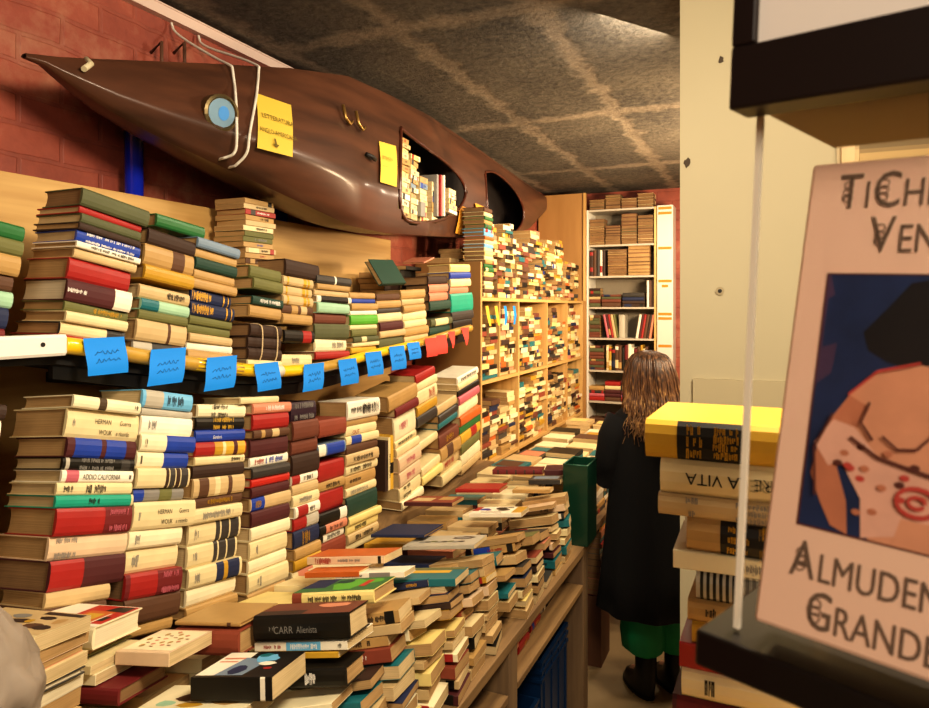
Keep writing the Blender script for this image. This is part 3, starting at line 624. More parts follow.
# ---- upper row on the sagging shelf
UX = -1.455
UROW = [
 (4, 224, 20, 334, 9, 0, .15, 1.0, [B(14, 'green', 'tan', word='bright green'), B(14, 'olive', 'tan'), B(18, 'tan', 'tan'), B(14, 'brown', 'brown'), B(14, 'mint', 'tan'), B(18, 'navy', 'brown'), B(14, 'dark red', 'brown')]),
 (83, 187, 147, 329, 10, 0, .16, 1.0, [
   B(20, 'olive green', 'brown', word='large dark olive', L=.225, dx=.0), B(8, 'red', 'cream'), B(11, 'olive green', 'cream', word='drab olive'), B(8, 'dark brown', 'tan'), B(13, 'blue', 'cream', word='cobalt blue', deco=[mk(.1, .9, 'white', 2, .5)]), B(7, 'white', 'tan', deco=[mk(.2, .9, 'ink', 1, .5)]),
   B(11, 'beige', 'tan', word='torn beige'), B(24, 'red', 'tan', word='thick faded red'), B(24, 'maroon', 'white', word='maroon with white ends', deco=[bd(.72, 1, 'white'), mk(.0, .3, 'white', 1, .2)]), B(11, 'olive', 'tan', deco=[mk(.4, .9, 'gilt')]),
   B(12, 'cream', 'tan'), B(14, 'dark grey', 'tan', deco=[bd(.0, .7, 'cream')]), B(16, 'red', 'tan', word='glossy red', dx=-.01)]),
 (147, 227, 199, 352, 9, 1, .14, 1.0, [
   B(15, 'dark brown', 'tan', word='charcoal brown'), B(20, 'tan', 'tan', word='tan engraved', deco=[bd(.55, .8, 'brown')]), B(14, 'mustard', 'tan', word='golden brown'), B(5, 'brown', 'brown'), B(13, 'beige', 'cream', word='shabby cream', deco=[mk(.5, .9, 'ink')]), B(11, 'mint', 'tan', word='pale green', deco=[bd(0, .35, 'teal')]),
   B(9, 'olive', 'tan'), B(20, 'beige', 'tan', word='rounded beige', deco=[bd(.6, .66, 'brown')]), B(17, 'pale grey', 'tan', word='pale grey pictorial', deco=[bd(.35, .75, 'dark grey'), bd(.75, .95, 'brown')])]),
 (197, 236, 241, 366, 8, 1, .14, 1.0, [
   B(11, 'blue grey', 'tan'), B(10, 'tan', 'tan'), B(12, 'dark green', 'tan', word='deep green'), B(10, 'tan', 'tan', word='plain tan'), B(10, 'tan', 'brown', word='brownish tan'), B(14, 'navy', 'cream', word='upper navy gilt', deco=[mk(.0, .5, 'gilt', 1, .7), bd(.8, .83, 'gilt'), bd(.92, .94, 'gilt')]),
   B(14, 'navy', 'cream', word='lower navy gilt', deco=[mk(.0, .5, 'gilt', 1, .7), bd(.8, .83, 'gilt'), bd(.92, .94, 'gilt')]), B(9, 'olive', 'tan'), B(9, 'olive', 'tan', word='olive drab'), B(9, 'beige', 'tan'), B(8, 'white', 'cream'), B(16, 'tan', 'tan', word='sandy')]),
 (252, 264, 290, 370, 6, 2, .15, 1.0, [
   B(13, 'olive', 'tan', word='upper thick olive'), B(12, 'olive', 'tan', word='lower thick olive'), B(7, 'white', 'cream'), B(9, 'dark green', 'tan', deco=[mk(.2, .9, 'white')]), B(13, 'tan', 'tan', word='sandy tan'), B(7, 'white', 'cream', word='slim white'), 
   B(13, 'dark brown', 'brown', word='upper string tied brown'), B(12, 'dark brown', 'brown', word='middle string tied brown'), B(12, 'dark brown', 'brown', word='lower string tied brown'), B(9, 'cream', 'tan', word='loose cream')]),
 (284, 258, 316, 370, 4, 2, .15, 1.0, [
   B(17, 'dark brown', 'brown', word='large brown leathery', L=.24), B(10, 'beige', 'tan', word='upper gilt dotted beige', deco=[bd(.12, .17, 'gilt'), bd(.66, .76, 'gilt'), bd(.8, .87, 'gilt')]), B(10, 'beige', 'tan', word='middle gilt dotted beige', deco=[bd(.12, .17, 'gilt'), bd(.66, .76, 'gilt'), bd(.8, .87, 'gilt')]), B(10, 'beige', 'tan', word='lower gilt dotted beige', deco=[bd(.12, .17, 'gilt'), bd(.66, .76, 'gilt'), bd(.8, .87, 'gilt')]),
   B(9, 'brown', 'tan', word='marbled brown', deco=[bd(.3, .5, 'tan'), bd(.6, .8, 'beige')]), B(11, 'tan', 'tan'), B(6, 'white', 'cream'), B(13, 'black', 'tan', word='black and red', deco=[bd(.6, .9, 'red')]), B(7, 'brown', 'brown'), B(5, 'blue grey', 'tan'), B(13, 'cream', 'tan', word='chunky cream', deco=[mk(.3, .6, 'grey')])]),
 (316, 269, 351, 364, 2, 2, .14, 1.0, [
   B(5, 'dark grey', 'tan'), B(9, 'dark grey', 'tan', word='slate grey', deco=[bd(.5, .55, 'white')]), B(6, 'tan', 'tan'), B(6, 'beige', 'tan'), B(7, 'white', 'tan', deco=[bd(.1, .9, 'black')]), B(11, 'mint', 'tan', word='pale mint'), B(11, 'reddish brown', 'tan'), B(16, 'olive green', 'tan', word='big rounded olive'),
   B(13, 'ivory', 'tan', word='ivory', deco=[mk(.5, .9, 'grey')]), B(8, 'red', 'cream')]),
 (350, 292, 377, 358, 0, 2, .14, 1.0, [B(7, 'tan', 'tan'), B(5, 'blue', 'tan'), B(8, 'tan', 'tan', word='buff'), B(5, 'white', 'cream'), B(11, 'bright green', 'cream', word='lime green'), B(5, 'cream', 'tan'), B(8, 'olive', 'tan'), B(6, 'olive green', 'tan', deco=[bd(.3, .5, 'cream')]), B(5, 'cream', 'tan'), B(7, 'yellow', 'tan')]),
 (376, 278, 402, 350, -2, 2, .14, 1.0, [B(8, 'dark brown', 'brown', deco=[bd(.3, 1, 'beige')]), B(8, 'tan', 'tan'), B(7, 'brown', 'tan'), B(8, 'tan', 'tan', word='buff'), B(5, 'dark grey', 'tan'), B(9, 'cream', 'tan'), B(9, 'maroon', 'tan', word='rounded maroon'), B(7, 'beige', 'tan'), B(11, 'olive green', 'tan', word='round olive')]),
 (402, 290, 427, 341, -3, 2, .14, 1.0, [B(9, 'tan', 'tan'), B(6, 'beige', 'tan'), B(7, 'tan', 'brown', word='buff'), B(8, 'cream', 'tan'), B(7, 'cream', 'tan', word='creamy'), B(8, 'tan', 'tan', word='sandy'), B(6, 'beige', 'tan', word='rosy beige')]),
 (428, 276, 450, 330, -3, 2, .14, 1.0, [B(8, 'dark brown', 'brown'), B(8, 'dark brown', 'brown', deco=[bd(.0, .9, 'salmon')]), B(8, 'dark brown', 'brown', word='brown and pink', deco=[bd(0, .9, 'salmon')]), B(9, 'dark green', 'brown'), B(8, 'dark grey', 'brown'), B(7, 'olive green', 'brown', deco=[bd(.2, .8, 'cream')]), B(8, 'dark green', 'brown', word='bottle green')]),
 (449, 264, 470, 322, -3, 2, .14, 1.0, [B(7, 'pale yellow', 'tan'), B(6, 'blue', 'tan'), B(7, 'cream', 'tan'), B(6, 'salmon', 'tan'), B(16, 'turquoise', 'tan', word='turquoise'), B(8, 'dark grey', 'brown'), B(8, 'black', 'brown')]),
]
for i, (px, py, pxn, pyb, tilt, roll, W, _, bl) in enumerate(UROW):
    c = PX(px, py, UX); n = PX(pxn, py, UX); t_ = tx(px, UX)
    L = abs(n.y-c.y)*.97/max(.9, math.cos(rad(tilt)))
    if i == 0: L = .2; c = PX(28, 226, UX)-Vector((0, .2, -.03)); 
    tot = sum(b['T'] for b in bl)
    # keep the stack's lowest corner just above the shelf
    R = frame(0, tilt, roll)
    zs = min(lerp(TZ, c.y), lerp(TZ, c.y+L*.5), lerp(TZ, c.y+L))-.004
    low = L*math.sin(rad(max(0, tilt))) + W*math.sin(rad(roll))*1.0
    slope = (lerp(TZ, c.y)-lerp(TZ, c.y+L))/L
    hh = c.z-lerp(TZ, c.y)-.003-W*math.sin(rad(roll))-L*max(0, math.tan(rad(tilt))-slope); k = hh/tot
    stack(c, 0, tilt, roll, scaled(bl, k), L, W, f"{ordn(i)} stack above the yellow rail", 'stacks above the yellow rail', jit=.008, rj=2.2)
# loose books lying on top of the upper stacks
def loose(px, py, xpl, L, W, T_, col, label, theta=0, tilt=0, roll=0, page='tan', deco=(), hard=True, mode='spine', art=None, bonus=0):
    c = PX(px, py, xpl); M = Matrix.Translation(c) @ frame(theta, tilt, roll) @ T(0, 0, -T_) @ local(mode, L, W)
    place(M, L, W, T_, col, page, hard, deco, art, label, None, bonus)
loose(158, 213, UX-.02, .17, .14, .034, 'green', 'glossy green hardback lying loose on top of the third upper stack', tilt=7)
rn = random.Random(5)
c0 = PX(244, 197, UX-.165)
for k, col in enumerate(['tan', 'beige', 'red', 'tan', 'beige', 'cream', 'olive', 'olive', 'tan', 'beige', 'tan', 'brown', 'tan', 'beige', 'tan', 'brown', 'tan', 'olive', 'tan', 'tan', 'beige', 'tan']):
    if c0.z-k*.0185-.02 < lerp(TZ, c0.y)+.0: break
    c = c0-Vector((0, 0, k*.0185))
    place(Matrix.Translation(c) @ frame(rn.uniform(-3, 3), 0, 0) @ T(rn.uniform(-.01, .01), 0, -.018), .15, .13, .0175, col, 'tan', False, rnd_deco(rn, col), None, f'{col} paperback, {ORD[k]} in the pile behind the upper row against the pine board', 'pile against the pine board')
loose(383, 284, -1.50, .24, .125, .022, 'dark green', 'large dark green volume propped slantwise on the upper row, pink book beside it', theta=4, tilt=-3, roll=-58)
loose(424, 262, -1.56, .14, .12, .008, 'salmon', 'thin pink paperback poking out behind the slanted dark green volume', theta=4, tilt=-14)

# ---- front of the display table: columns of paperbacks along the edge
rn = random.Random(23)
TOPZ = [(1.0, 1.03), (1.12, 1.03), (1.2, 1.015), (1.32, 1.02), (1.38, 1.118), (1.6, 1.10), (1.8, 1.075), (2.0, 1.05), (2.3, 1.03), (2.6, 1.02), (3.0, 1.03), (3.3, 1.03)]
TOPI = [(1.0, 1.05), (1.4, 1.06), (1.7, 1.04), (2.1, 1.015), (2.5, 1.0), (3.0, 1.01), (3.3, 1.01)]
cols_front = ['cream', 'ivory', 'beige', 'tan', 'beige', 'cream', 'cream', 'tan', 'beige', 'ivory', 'pinkish cream', 'cream', 'tan', 'pinkish cream', 'black', 'dark grey', 'brick red', 'dark brown', 'navy', 'salmon', 'olive', 'teal', 'beige', 'pale yellow', 'maroon', 'mustard']
y = .95; ci = 0
while y < 2.93:
    tilt = lerp([(1, 10), (1.6, 11), (2.2, 9), (3.2, 6)], y)+rn.uniform(-2, 2); roll = lerp([(1, 12), (2, 13), (3.2, 11)], y)+rn.uniform(-1, 1); th = lerp([(1, 8), (2, 7), (3.2, 5)], y)+rn.uniform(-2, 2)
    W, Lb = .130, .185
    q = Vector((-.765+.006*math.sin(y*9)-lerp([(.9, .03), (1.6, .006), (3, 0)], y)-Lb, y+W, TABZ+.0015)); col_books = []; i = 0
    while True:
        f = min(1, i/6); R = frame(th+rn.uniform(-6, 6), tilt*f, roll*f)
        t_ = rn.uniform(.015, .032); w = W*rn.uniform(.9, 1.0); l = Lb*rn.uniform(.93, 1.0)
        M = Matrix.Translation(q) @ R @ T(-w, -l, 0)
        near = M @ Vector((0, 0, t_))
        if near.z > lerp(TOPZ, near.y)-.004 or i > 22: break
        col = rn.choice(cols_front); md = rn.choice(('spine_end', 'spine_end', 'fore_end'))
        col_books.append((M @ local(md, l, w), l, w, t_, col, rn.choice(('cream', 'tan', 'tan', 'tan')), rnd_deco(rn, col) if rn.random() < .7 else []))
        q = q+(R @ Vector((0, 0, t_+.0012))); i += 1
    nb_ = len(col_books); sname = (f"{ordn(ci)} column along the table edge" if ci < 13 else f"table edge column {('before the last three', 'before the last two', 'before the last', 'last')[min(3, ci-13)]}")
    for k, (M, l, w, t_, col, pg, dc_) in enumerate(col_books):
        r_ = nb_-1-k
        place(M, l, w, t_, col, pg, False, dc_, None, f"{col} paperback, {ORD[min(19, r_)]} {'book' if r_ == 0 else 'from top'}, {sname}", 'columns of paperbacks along the table edge')
    y += rn.uniform(.136, .146); ci += 1
# second and third rows behind them (mostly hidden)
for xr, dz in ((-.985, .0), (-1.16, .0)):
    y = .55
    while y < 3.15:
        zt = lerp(TOPI, y)+dz-.035; tilt = lerp([(1, 9), (1.6, 10), (2.2, 7), (3.2, 4)], y); roll = lerp([(1, 6), (2, 5), (3.2, 3)], y)
        bl = []
        for k in range(26):
            col = rn.choice(cols_front); bl.append(B(rn.uniform(.018, .034), col, 'tan', False, [], mode='spine_end', L=.165, W=.142, rot=rn.uniform(-2, 2)))
        stack(Vector((xr, y, zt)), 6, tilt, roll, bl, .2, .13, "an inner column on the table", 'inner columns on the table', zmin=TABZ+.001)
        y += .16
# near end columns below the hero books
for (px, py, z, tilt) in ():
    pass

# ---- individual books seen from above on the table piles
def hero(px, py, z, L, W, T_, theta, tilt, roll, col, label, page='cream', hard=False, mode='spine_end', deco=(), art=None, grp=None):
    t_ = (CAMZ-z)*FPX/(py-HY); c = P(px, py, t_)
    M = Matrix.Translation(c) @ frame(theta, tilt, roll) @ T(0, 0, -T_) @ local(mode, L, W)
    place(M, L, W, T_, col, page, hard, deco, art, label, grp, bonus=.05)
    return c
CARR = [tt('CARR', .22, .3, .021, 'grey', xs=.85), tt('Alienista', .46, .3, .020, 'grey', xs=.7), mk(.17, .23, 'grey', 1, .2)]
hero(348, 613, 1.157, .225, .112, .052, 9, 9, 8, 'black', 'thick black paperback with grey capital lettering on its spine on the near table pile', 'cream', True, deco=CARR, art=[rect(0, 1, .02, 1, 'reddish brown'), rect(.0, .5, .0, .35, 'dark brown'), blob(.7, .7, .2, .2, 'salmon')])
hero(347, 641, 1.098, .22, .14, .018, 8, 9, 8, 'white', 'slim white paperback with a blue title strip directly under the thick black one', 'cream', deco=[bd(.35, .72, 'light blue'), mk(.38, .7, 'white', 1, .6), mk(.9, .95, 'ink'), mk(.08, .3, 'red', 1, .4)])
hero(338, 652, 1.075, .215, .14, .012, 8, 9, 8, 'yellow', 'thin yellow paperback beneath the blue titled one on the near pile', 'cream')
hero(345, 668, 1.06, .13, .11, .038, 10, 9, 8, 'black', 'black spined book with red page edges at the front of the near pile', 'tan', True, deco=[mk(.3, .5, 'white', 1, .6)])
hero(373, 590, 1.155, .205, .15, .030, 9, 9, 8, 'pale yellow', 'book with green grassy cover and pale yellow spine on the table pile', 'tan', True, deco=[bd(0, .12, 'brick red'), mk(.2, .85, 'ink', 1, .45)],
     art=[rect(0, 1, 0, 1, 'green'), rect(0, .3, .3, 1, 'navy'), blob(.55, .5, .22, .4, 'bright green'), blob(.8, .7, .14, .2, 'bright green'), blob(.45, .75, .12, .15, 'dark green'), rect(.72, .8, .3, .8, 'bright red')])
hero(281, 677, 1.117, .185, .155, .042, 12, 9, 6, 'black', 'black paperback with blue and white photographic cover on the near pile', 'cream', False, deco=[bd(.86, .92, 'white')],
     art=[rect(.02, .98, .1, .98, 'black'), ([(.02, .03), (.42, .03), (.38, .98), (.02, .98)], 'white'), ([(.25, .03), (.6, .03), (.66, .5), (.50, .7), (.34, .75)], 'blue grey'), blob(.45, .25, .1, .2, 'navy', 9), rect(.06, .3, .55, .6, 'salmon'), rect(.06, .34, .68, .74, 'salmon'), blob(.62, .72, .16, .18, 'light blue'), blob(.72, .5, .12, .08, 'white'), blob(.8, .3, .06, .05, 'red'), blob(.55, .85, .1, .08, 'teal')])
hero(240, 712, 1.07, .22, .135, .03, 12, 9, 6, 'ivory', 'patchwork covered white paperback in front of the black photographic one', 'cream', False,
     art=[rect(.02, .98, .04, .98, 'ivory'), blob(.55, .65, .14, .16, 'red', 9), blob(.35, .5, .12, .2, 'brown', 9), blob(.75, .35, .15, .15, 'tan', 9), blob(.2, .25, .1, .12, 'mint', 9), blob(.75, .75, .1, .15, 'salmon', 9), blob(.45, .2, .12, .1, 'mustard', 9), blob(.6, .65, .05, .06, 'bright red', 7)])
hero(93, 628, 1.19, .19, .15, .042, 13, 9, 1, 'ivory', 'thick white hardback with red and yellow square picture on its cover', 'white', True,
     art=[rect(.0, 1, .0, 1, 'white'), rect(.48, .99, .12, .98, 'bright red'), rect(.55, .85, .18, .7, 'orange'), rect(.6, .78, .3, .58, 'yellow'), ([(.7, .72), (.95, .68), (.95, .96), (.76, .94)], 'black'), rect(.86, .93, .25, .45, 'black'), mkr if False else rect(.84, .86, .1, .6, 'white')])
hero(89, 652, 1.150, .20, .155, .017, 13, 9, 2, 'olive', 'olive edged book under the thick white red-pictured hardback', 'olive' if False else 'tan', True)
hero(100, 667, 1.13, .19, .16, .016, 13, 9, 2, 'cream', 'cream paperback with bent corner under the olive edged book', 'cream')
hero(113, 676, 1.112, .19, .16, .020, 13, 9, 2, 'ivory', 'fat cream paperback with curled spine low in the corner pile', 'cream')
hero(118, 690, 1.09, .2, .16, .03, 13, 9, 2, 'dark red', 'dark red hardback at the bottom of the corner pile', 'brown', True)
cfig = P(34, 637, (CAMZ-1.27)*FPX/(637-HY))
FIGART = [rect(0, 1, 0, 1, 'beige'), blob(.7, .7, .1, .1, 'black', 9), blob(.5, .5, .16, .1, 'dark brown', 9), blob(.75, .35, .12, .12, 'brown', 9), blob(.88, .6, .06, .15, 'tan', 9), blob(.3, .3, .14, .1, 'dark grey', 9), blob(.6, .2, .12, .07, 'black', 9), rect(.55, .98, .84, .96, 'black'), blob(.85, .3, .1, .12, 'dark brown', 8), blob(.4, .7, .1, .12, 'grey', 8), blob(.6, .5, .05, .1, 'mustard', 7), blob(.15, .6, .08, .2, 'dark brown', 8)]
stack(cfig, 13, 8, 1, [B(.026, 'cream', 'cream', False, art=FIGART, label='paperback with a crowd of figures on its cover, topmost beside the white plastic bag'), B(.022, 'pinkish cream', 'tan', False, label='pinkish paperback second in the pile beside the plastic bag'), B(.012, 'salmon', 'tan', False, label='thin salmon covered paperback in the pile beside the plastic bag'),
  B(.022, 'cream', 'cream', False, label='cream paperback fourth in the pile beside the plastic bag'), B(.012, 'dark grey', 'white', True, label='thin dark grey hardback in the pile beside the plastic bag'), B(.024, 'pale grey', 'white', False, label='whitish paperback sixth in the pile beside the plastic bag'), B(.03, 'tan', 'tan', False, label='tan paperback seventh in the pile beside the plastic bag'), B(.03, 'beige', 'tan', False, label='beige paperback last in the pile beside the plastic bag')],
  .2, .135, 'x', 'pile beside the plastic bag', jit=.006, rj=4, mode='spine_end')
hero(169, 653, 1.135, .118, .148, .026, 11, 9, 4, 'pinkish cream', 'white paperback with reddish floral ornament on its cover in mid pile', 'cream', False,
     art=[rect(.03, .97, .05, .95, 'ivory')]+[blob(.5+.38*math.cos(k*2.4)*(k/22)**.5, .5+.38*math.sin(k*2.4)*(k/22)**.5, .045, .02+.02*(k % 3), ('brick red', 'salmon', 'tan')[k % 3], 7, k) for k in range(1, 22)])
hero(240, 623, 1.127, .16, .16, .008, 9, 8, 5, 'tan', 'wide pale tan card-covered volume lying flat beyond the floral paperback', 'tan', True, deco=[bd(.8, .86, 'brown')])
hero(238, 632, 1.115, .16, .15, .05, 9, 8, 5, 'brick red', 'orange brown hardback under the tan card-covered volume', 'tan', True)
hero(404, 572, 1.10, .20, .09, .014, 8, 9, 7, 'white', 'slim white paperback with dark picture strip behind the green covered book', 'cream', False, deco=[mk(.1, .4, 'ink', 1, .4), bd(.5, .8, 'grey')])
hero(384, 556, 1.115, .24, .13, .02, 6, 8, 7, 'pinkish cream', 'pinkish white paperback with red lettering behind the slim white one', 'cream', False, deco=[mk(.1, .32, 'red', 1, .8), mk(.4, .7, 'grey', 1, .4), bd(.92, .96, 'black')], art=[rect(0, 1, 0, 1, 'orange')])
hero(372, 571, 1.095, .2, .08, .014, 8, 8, 7, 'orange', 'orange covered paperback poking out below the pinkish white one', 'cream', False)
hero(455, 579, 1.066, .19, .15, .02, 9, 8, 6, 'teal', 'dark teal paperback with a yellow title on its cover near the table edge', 'cream', False, art=[rect(.2, .8, .5, .75, 'yellow'), rect(.02, .98, .8, .98, 'olive')])
hero(474, 545, 1.068, .235, .17, .012, 8, 7, 6, 'pale grey', 'large grey album with an old engraving on its cover in mid table', 'cream', False,
     art=[rect(.01, .99, .02, .98, 'pale grey'), blob(.72, .72, .17, .15, 'dark brown', 16), blob(.72, .72, .12, .1, 'grey', 12)]+[blob(.2+.08*k, .3+.03*(k % 3), .06, .07, ('grey', 'dark grey', 'olive')[k % 3], 8, k) for k in range(8)])
hero(521, 513, 1.045, .2, .145, .016, 7, 6, 5, 'white', 'white paperback with red, blue and black figure on its cover in mid table', 'cream', False,
     art=[rect(.01, .8, .02, .98, 'white'), rect(.8, 1, .02, .98, 'mustard'), rect(.0, .12, .3, .95, 'red'), blob(.22, .55, .1, .2, 'blue', 8), blob(.3, .45, .06, .12, 'purple', 8), blob(.52, .7, .14, .2, 'black', 9), blob(.6, .45, .12, .16, 'black', 8), blob(.68, .8, .08, .1, 'black', 8), rect(.2, .6, .08, .16, 'black')])
hero(424, 535, 1.06, .19, .19, .01, 6, 6, 5, 'navy', 'plain navy blue hardback lying flat beside the grey album', 'tan', True)
hero(480, 527, 1.07, .17, .13, .012, 6, 6, 5, 'tan', 'tan and brown pictorial paperback behind the grey album', 'tan', False, art=[rect(.05, .95, .1, .9, 'brown'), rect(.1, .5, .2, .6, 'beige')]) if False else None
hero(452, 503, 1.05, .2, .15, .014, 6, 5, 4, 'maroon', 'brown and cream picture book lying behind the navy hardback', 'tan', False, art=[rect(.0, 1, .0, 1, 'brick red'), rect(.1, .5, .2, .7, 'beige'), rect(.6, .9, .4, .9, 'tan')])
hero(499, 489, 1.05, .19, .16, .016, 7, 5, 4, 'red', 'plain red hardback lying flat before the bookcase end panel', 'tan', True)
hero(552, 470, 1.055, .28, .12, .022, 10, 4, 3, 'dark red', 'long dark red leathery volume with ribbed spine near the far end of the table', 'tan', True, deco=[bd(.1+.18*k, .13+.18*k, 'dark brown') for k in range(5)])
hero(550, 490, 1.045, .16, .09, .014, 7, 5, 4, 'tan', 'tan speckled paperback behind the white figure-covered one', 'cream', False, art=[rect(.05, .95, .1, .9, 'beige')])
hero(570, 470, 1.05, .12, .14, .035, 12, 2, 4, 'maroon', 'maroon book jutting out over the table edge by the green file box', 'cream', False)
hero(560, 480, 1.05, .14, .13, .02, 8, 4, 4, 'dark grey', 'dark pictorial paperback beside the jutting maroon book', 'cream', False, art=[rect(.1, .9, .2, .8, 'blue grey')])
# ---- fillers for the near corner under the hero piles
for (x, y, zt) in ((-1.0, .60, 1.06), (-1.0, .78, 1.05), (-1.0, .95, 1.045)):
    pass

# ---- stack at right beside the display case
SC = P(645, 419, .72); RS = -91.4
RB = [B(.0385, 'yellow', 'cream', True, [bd(.135, .40, 'black'), mk(.17, .24, 'gilt', 3, .8), tt('I', .29, .55, .009, 'gilt'), mk(.28, .385, 'gilt', 4, .85)], dx=0, L=.235, W=.15, rot=0, label='yellow hardback with a black spine label, on top of the stack by the display case'),
      B(.0345, 'cream', 'cream', True, [tt('AMORE LA VITA', .64, .66, .0165, 'ink', rot=180, xs=1.0)], dx=.015, L=.225, W=.15, rot=0, label='cream hardback with its spine title upside down, under the yellow one'),
      B(.0215, 'beige', 'cream', True, [mk(.12, .17, 'grey', 2, .6), mk(.32, .52, 'grey', 3, .8)], dx=.013, L=.225, W=.15, rot=0, label='greyish cream hardback under the upside down titled one'),
      B(.0330, 'tan', 'tan', True, [bd(.16, .47, 'black'), mk(.19, .29, 'gilt', 3, .6), mk(.35, .42, 'gilt', 2, .7)], dx=.041, L=.2, W=.145, rot=0, label='tan leathery hardback with a black gilt spine label in the stack by the display case'),
      B(.0185, 'ivory', 'white', False, [mk(.3, .7, 'grey')], dx=.028, L=.21, W=.15, rot=2, label='ivory paperback poking out below the black-labelled tan hardback'),
      B(.0280, 'pale grey', 'cream', True, [bd(.03*k+.02, .03*k+.035, 'black') for k in range(12)]+[bd(.3, .52, 'white'), mk(.33, .5, 'ink', 2, .6)]+[bd(.03*k+.54, .03*k+.555, 'black') for k in range(14)], dx=.05, L=.2, W=.14, rot=0, label='black and white striped hardback with a white spine label'),
      B(.0220, 'tan', 'tan', True, [mk(.08, .16, 'ink', 1, .5), mk(.3, .6, 'brown' if False else 'ink', 2, .5)], dx=.042, L=.21, W=.145, rot=0, label='tan hardback with faint lettering under the striped one'),
      B(.0215, 'mustard', 'tan', True, [mk(.3, .7, 'ink', 1, .3)], dx=.046, L=.2, W=.145, rot=0, label='golden tan hardback above the red paperback by the display case'),
      B(.0250, 'red', 'tan', False, [], dx=.034, L=.2, W=.14, rot=0, label='red paperback in the lower part of the stack by the display case'),
      B(.0300, 'ivory', 'cream', True, [mk(.08, .16, 'ink', 1, .5)], dx=.036, L=.2, W=.14, rot=0, label='white hardback between the red and the maroon books by the display case'),
      B(.0270, 'maroon', 'brown', True, [bd(.02, .98, 'dark red')], dx=.027, L=.22, W=.15, rot=0, label='maroon ribbed hardback low in the stack by the display case'),
      B(.0290, 'olive', 'cream', True, [], dx=.026, L=.22, W=.15, rot=0, label='dull green hardback near the bottom of the stack by the display case'),
      B(.030, 'tan', 'tan', True, dx=.02, L=.22, W=.15, rot=0, label='tan hardback at the very bottom of the stack by the display case')]
for b in RB: b['dy'] = 0; b['bonus'] = 1
STK_END, _ = stack(SC, RS, 0, 0, RB, .22, .15, 'x', 'stack beside the display case')

# ---- small books elsewhere go to the uncountable mass unless they show large
rn = random.Random(77)
FARC = ['cream', 'ivory', 'cream', 'beige', 'tan', 'beige', 'pale yellow', 'cream', 'ivory', 'pale yellow', 'tan', 'cream', 'cream', 'ivory', 'brown', 'dark brown', 'black', 'black', 'reddish brown', 'brick red', 'navy', 'orange', 'mustard', 'salmon', 'dark grey', 'brown', 'teal', 'beige']
def bay(y0, y1, z0, z1, x=BX-.015, fill=1.0, dens=.145, cols=FARC, W=.15):
    y = y0+.006
    while y < y1-.06:
        w = min(rn.uniform(dens*.85, dens*1.15), y1-.004-y)
        if w < .05: break
        z = z0+.001; top = z0+(z1-z0)*rn.uniform(.66, 1.0)*fill; k = 0
        while z < top:
            t_ = rn.uniform(.016, .034); col = rn.choice(cols)
            if z+t_ > z1-.004: break
            place(T(x+rn.uniform(-.025, .012), y+rn.uniform(0, .004), z) @ Matrix.Rotation(PI/2+rn.uniform(-.05, .05), 4, 'Z'), w*rn.uniform(.82, .98), W, t_, col, 'tan', False, rnd_deco(rn, col) if rn.random() < .3 else [], None, None, None)
            z += t_+.0005; k += 1
        y += w
for a, b_ in zip(BAY, BAY[1:]):
    if a == BAY[0]:
        bay(a, 3.955, 1.386, 1.835, fill=.9, dens=.13); bay(3.98, b_-.02, 1.386, 1.835, fill=.9, dens=.13)
        bay(a, b_-.02, .906, 1.36, fill=.82, dens=.16)
    else:
        bay(a, b_-.02, 1.386, 1.835, fill=.98); bay(a, b_-.02, .906, 1.36, fill=.95)
    bay(a+(.16 if a == BAY[0] else 0), b_-.02, 1.861, 2.26 if a > 5 else 2.36, fill=1.0, dens=.14)
    bay(a, b_-.02, 1.861, 2.2, x=BX-.18, fill=.9, dens=.16, cols=['tan', 'brown', 'dark brown', 'beige', 'olive', 'tan', 'reddish brown'], W=.15)
bay(2.78, 3.62, 1.672, 2.07, x=-1.615, fill=.93, dens=.17, cols=['dark brown', 'brown', 'dark brown', 'tan', 'olive', 'reddish brown', 'black'], W=.13)
# dark books on the near side panel top, around the canoe
for (y, x, z0, z1, cols) in ((3.40, -1.50, 2.062, 2.062, ['brown']),):
    pass
z = 1.861
for k in range(24):
    t_ = rn.uniform(.019, .026)
    if z+t_ > 2.385: break
    col = rn.choice(['brown', 'pale yellow', 'cream', 'green', 'cream', 'light blue', 'tan', 'orange'])
    place(T(-1.477+rn.uniform(-.004, .004), 3.665+rn.uniform(0, .006), z) @ Matrix.Rotation(PI/2+rn.uniform(-.03, .03), 4, 'Z'), .13, .135, t_, col, 'brown', True, rnd_deco(rn, col), None, None, None); z += t_+.0005
place(T(-1.50, 3.632, 2.062) @ Matrix.Rotation(PI/2, 4, 'Z') @ local('spine_end', .2, .018), .3, .018, .022, 'dark brown', 'brown', False, [], None, None, None) if False else None
def farrow(z, zt, items):
    for it in items: it(z, zt)
FB_TONE = ['brown', 'tan', 'beige', 'dark brown', 'reddish brown', 'olive green']
def fstack(x, w, z, h, page='brown', mode='fore', cols=FB_TONE):
    w = min(w, FX1-x-.003)
    if w < .03: return
    top = z+h; zz = z+.001
    while zz < top-.012:
        t_ = rn.uniform(.018, .04); col = rn.choice(cols)
        if zz+t_ > top: break
        d = .13; m = local('fore', w*.97, d) if mode == 'fore' else Matrix.Identity(4)
        place(T(x+.001, FY+.012+rn.uniform(0, .01), zz) @ m, w*.97, d, t_, col, page, True, rnd_deco(rn, col), None, None, None); zz += t_+.0004
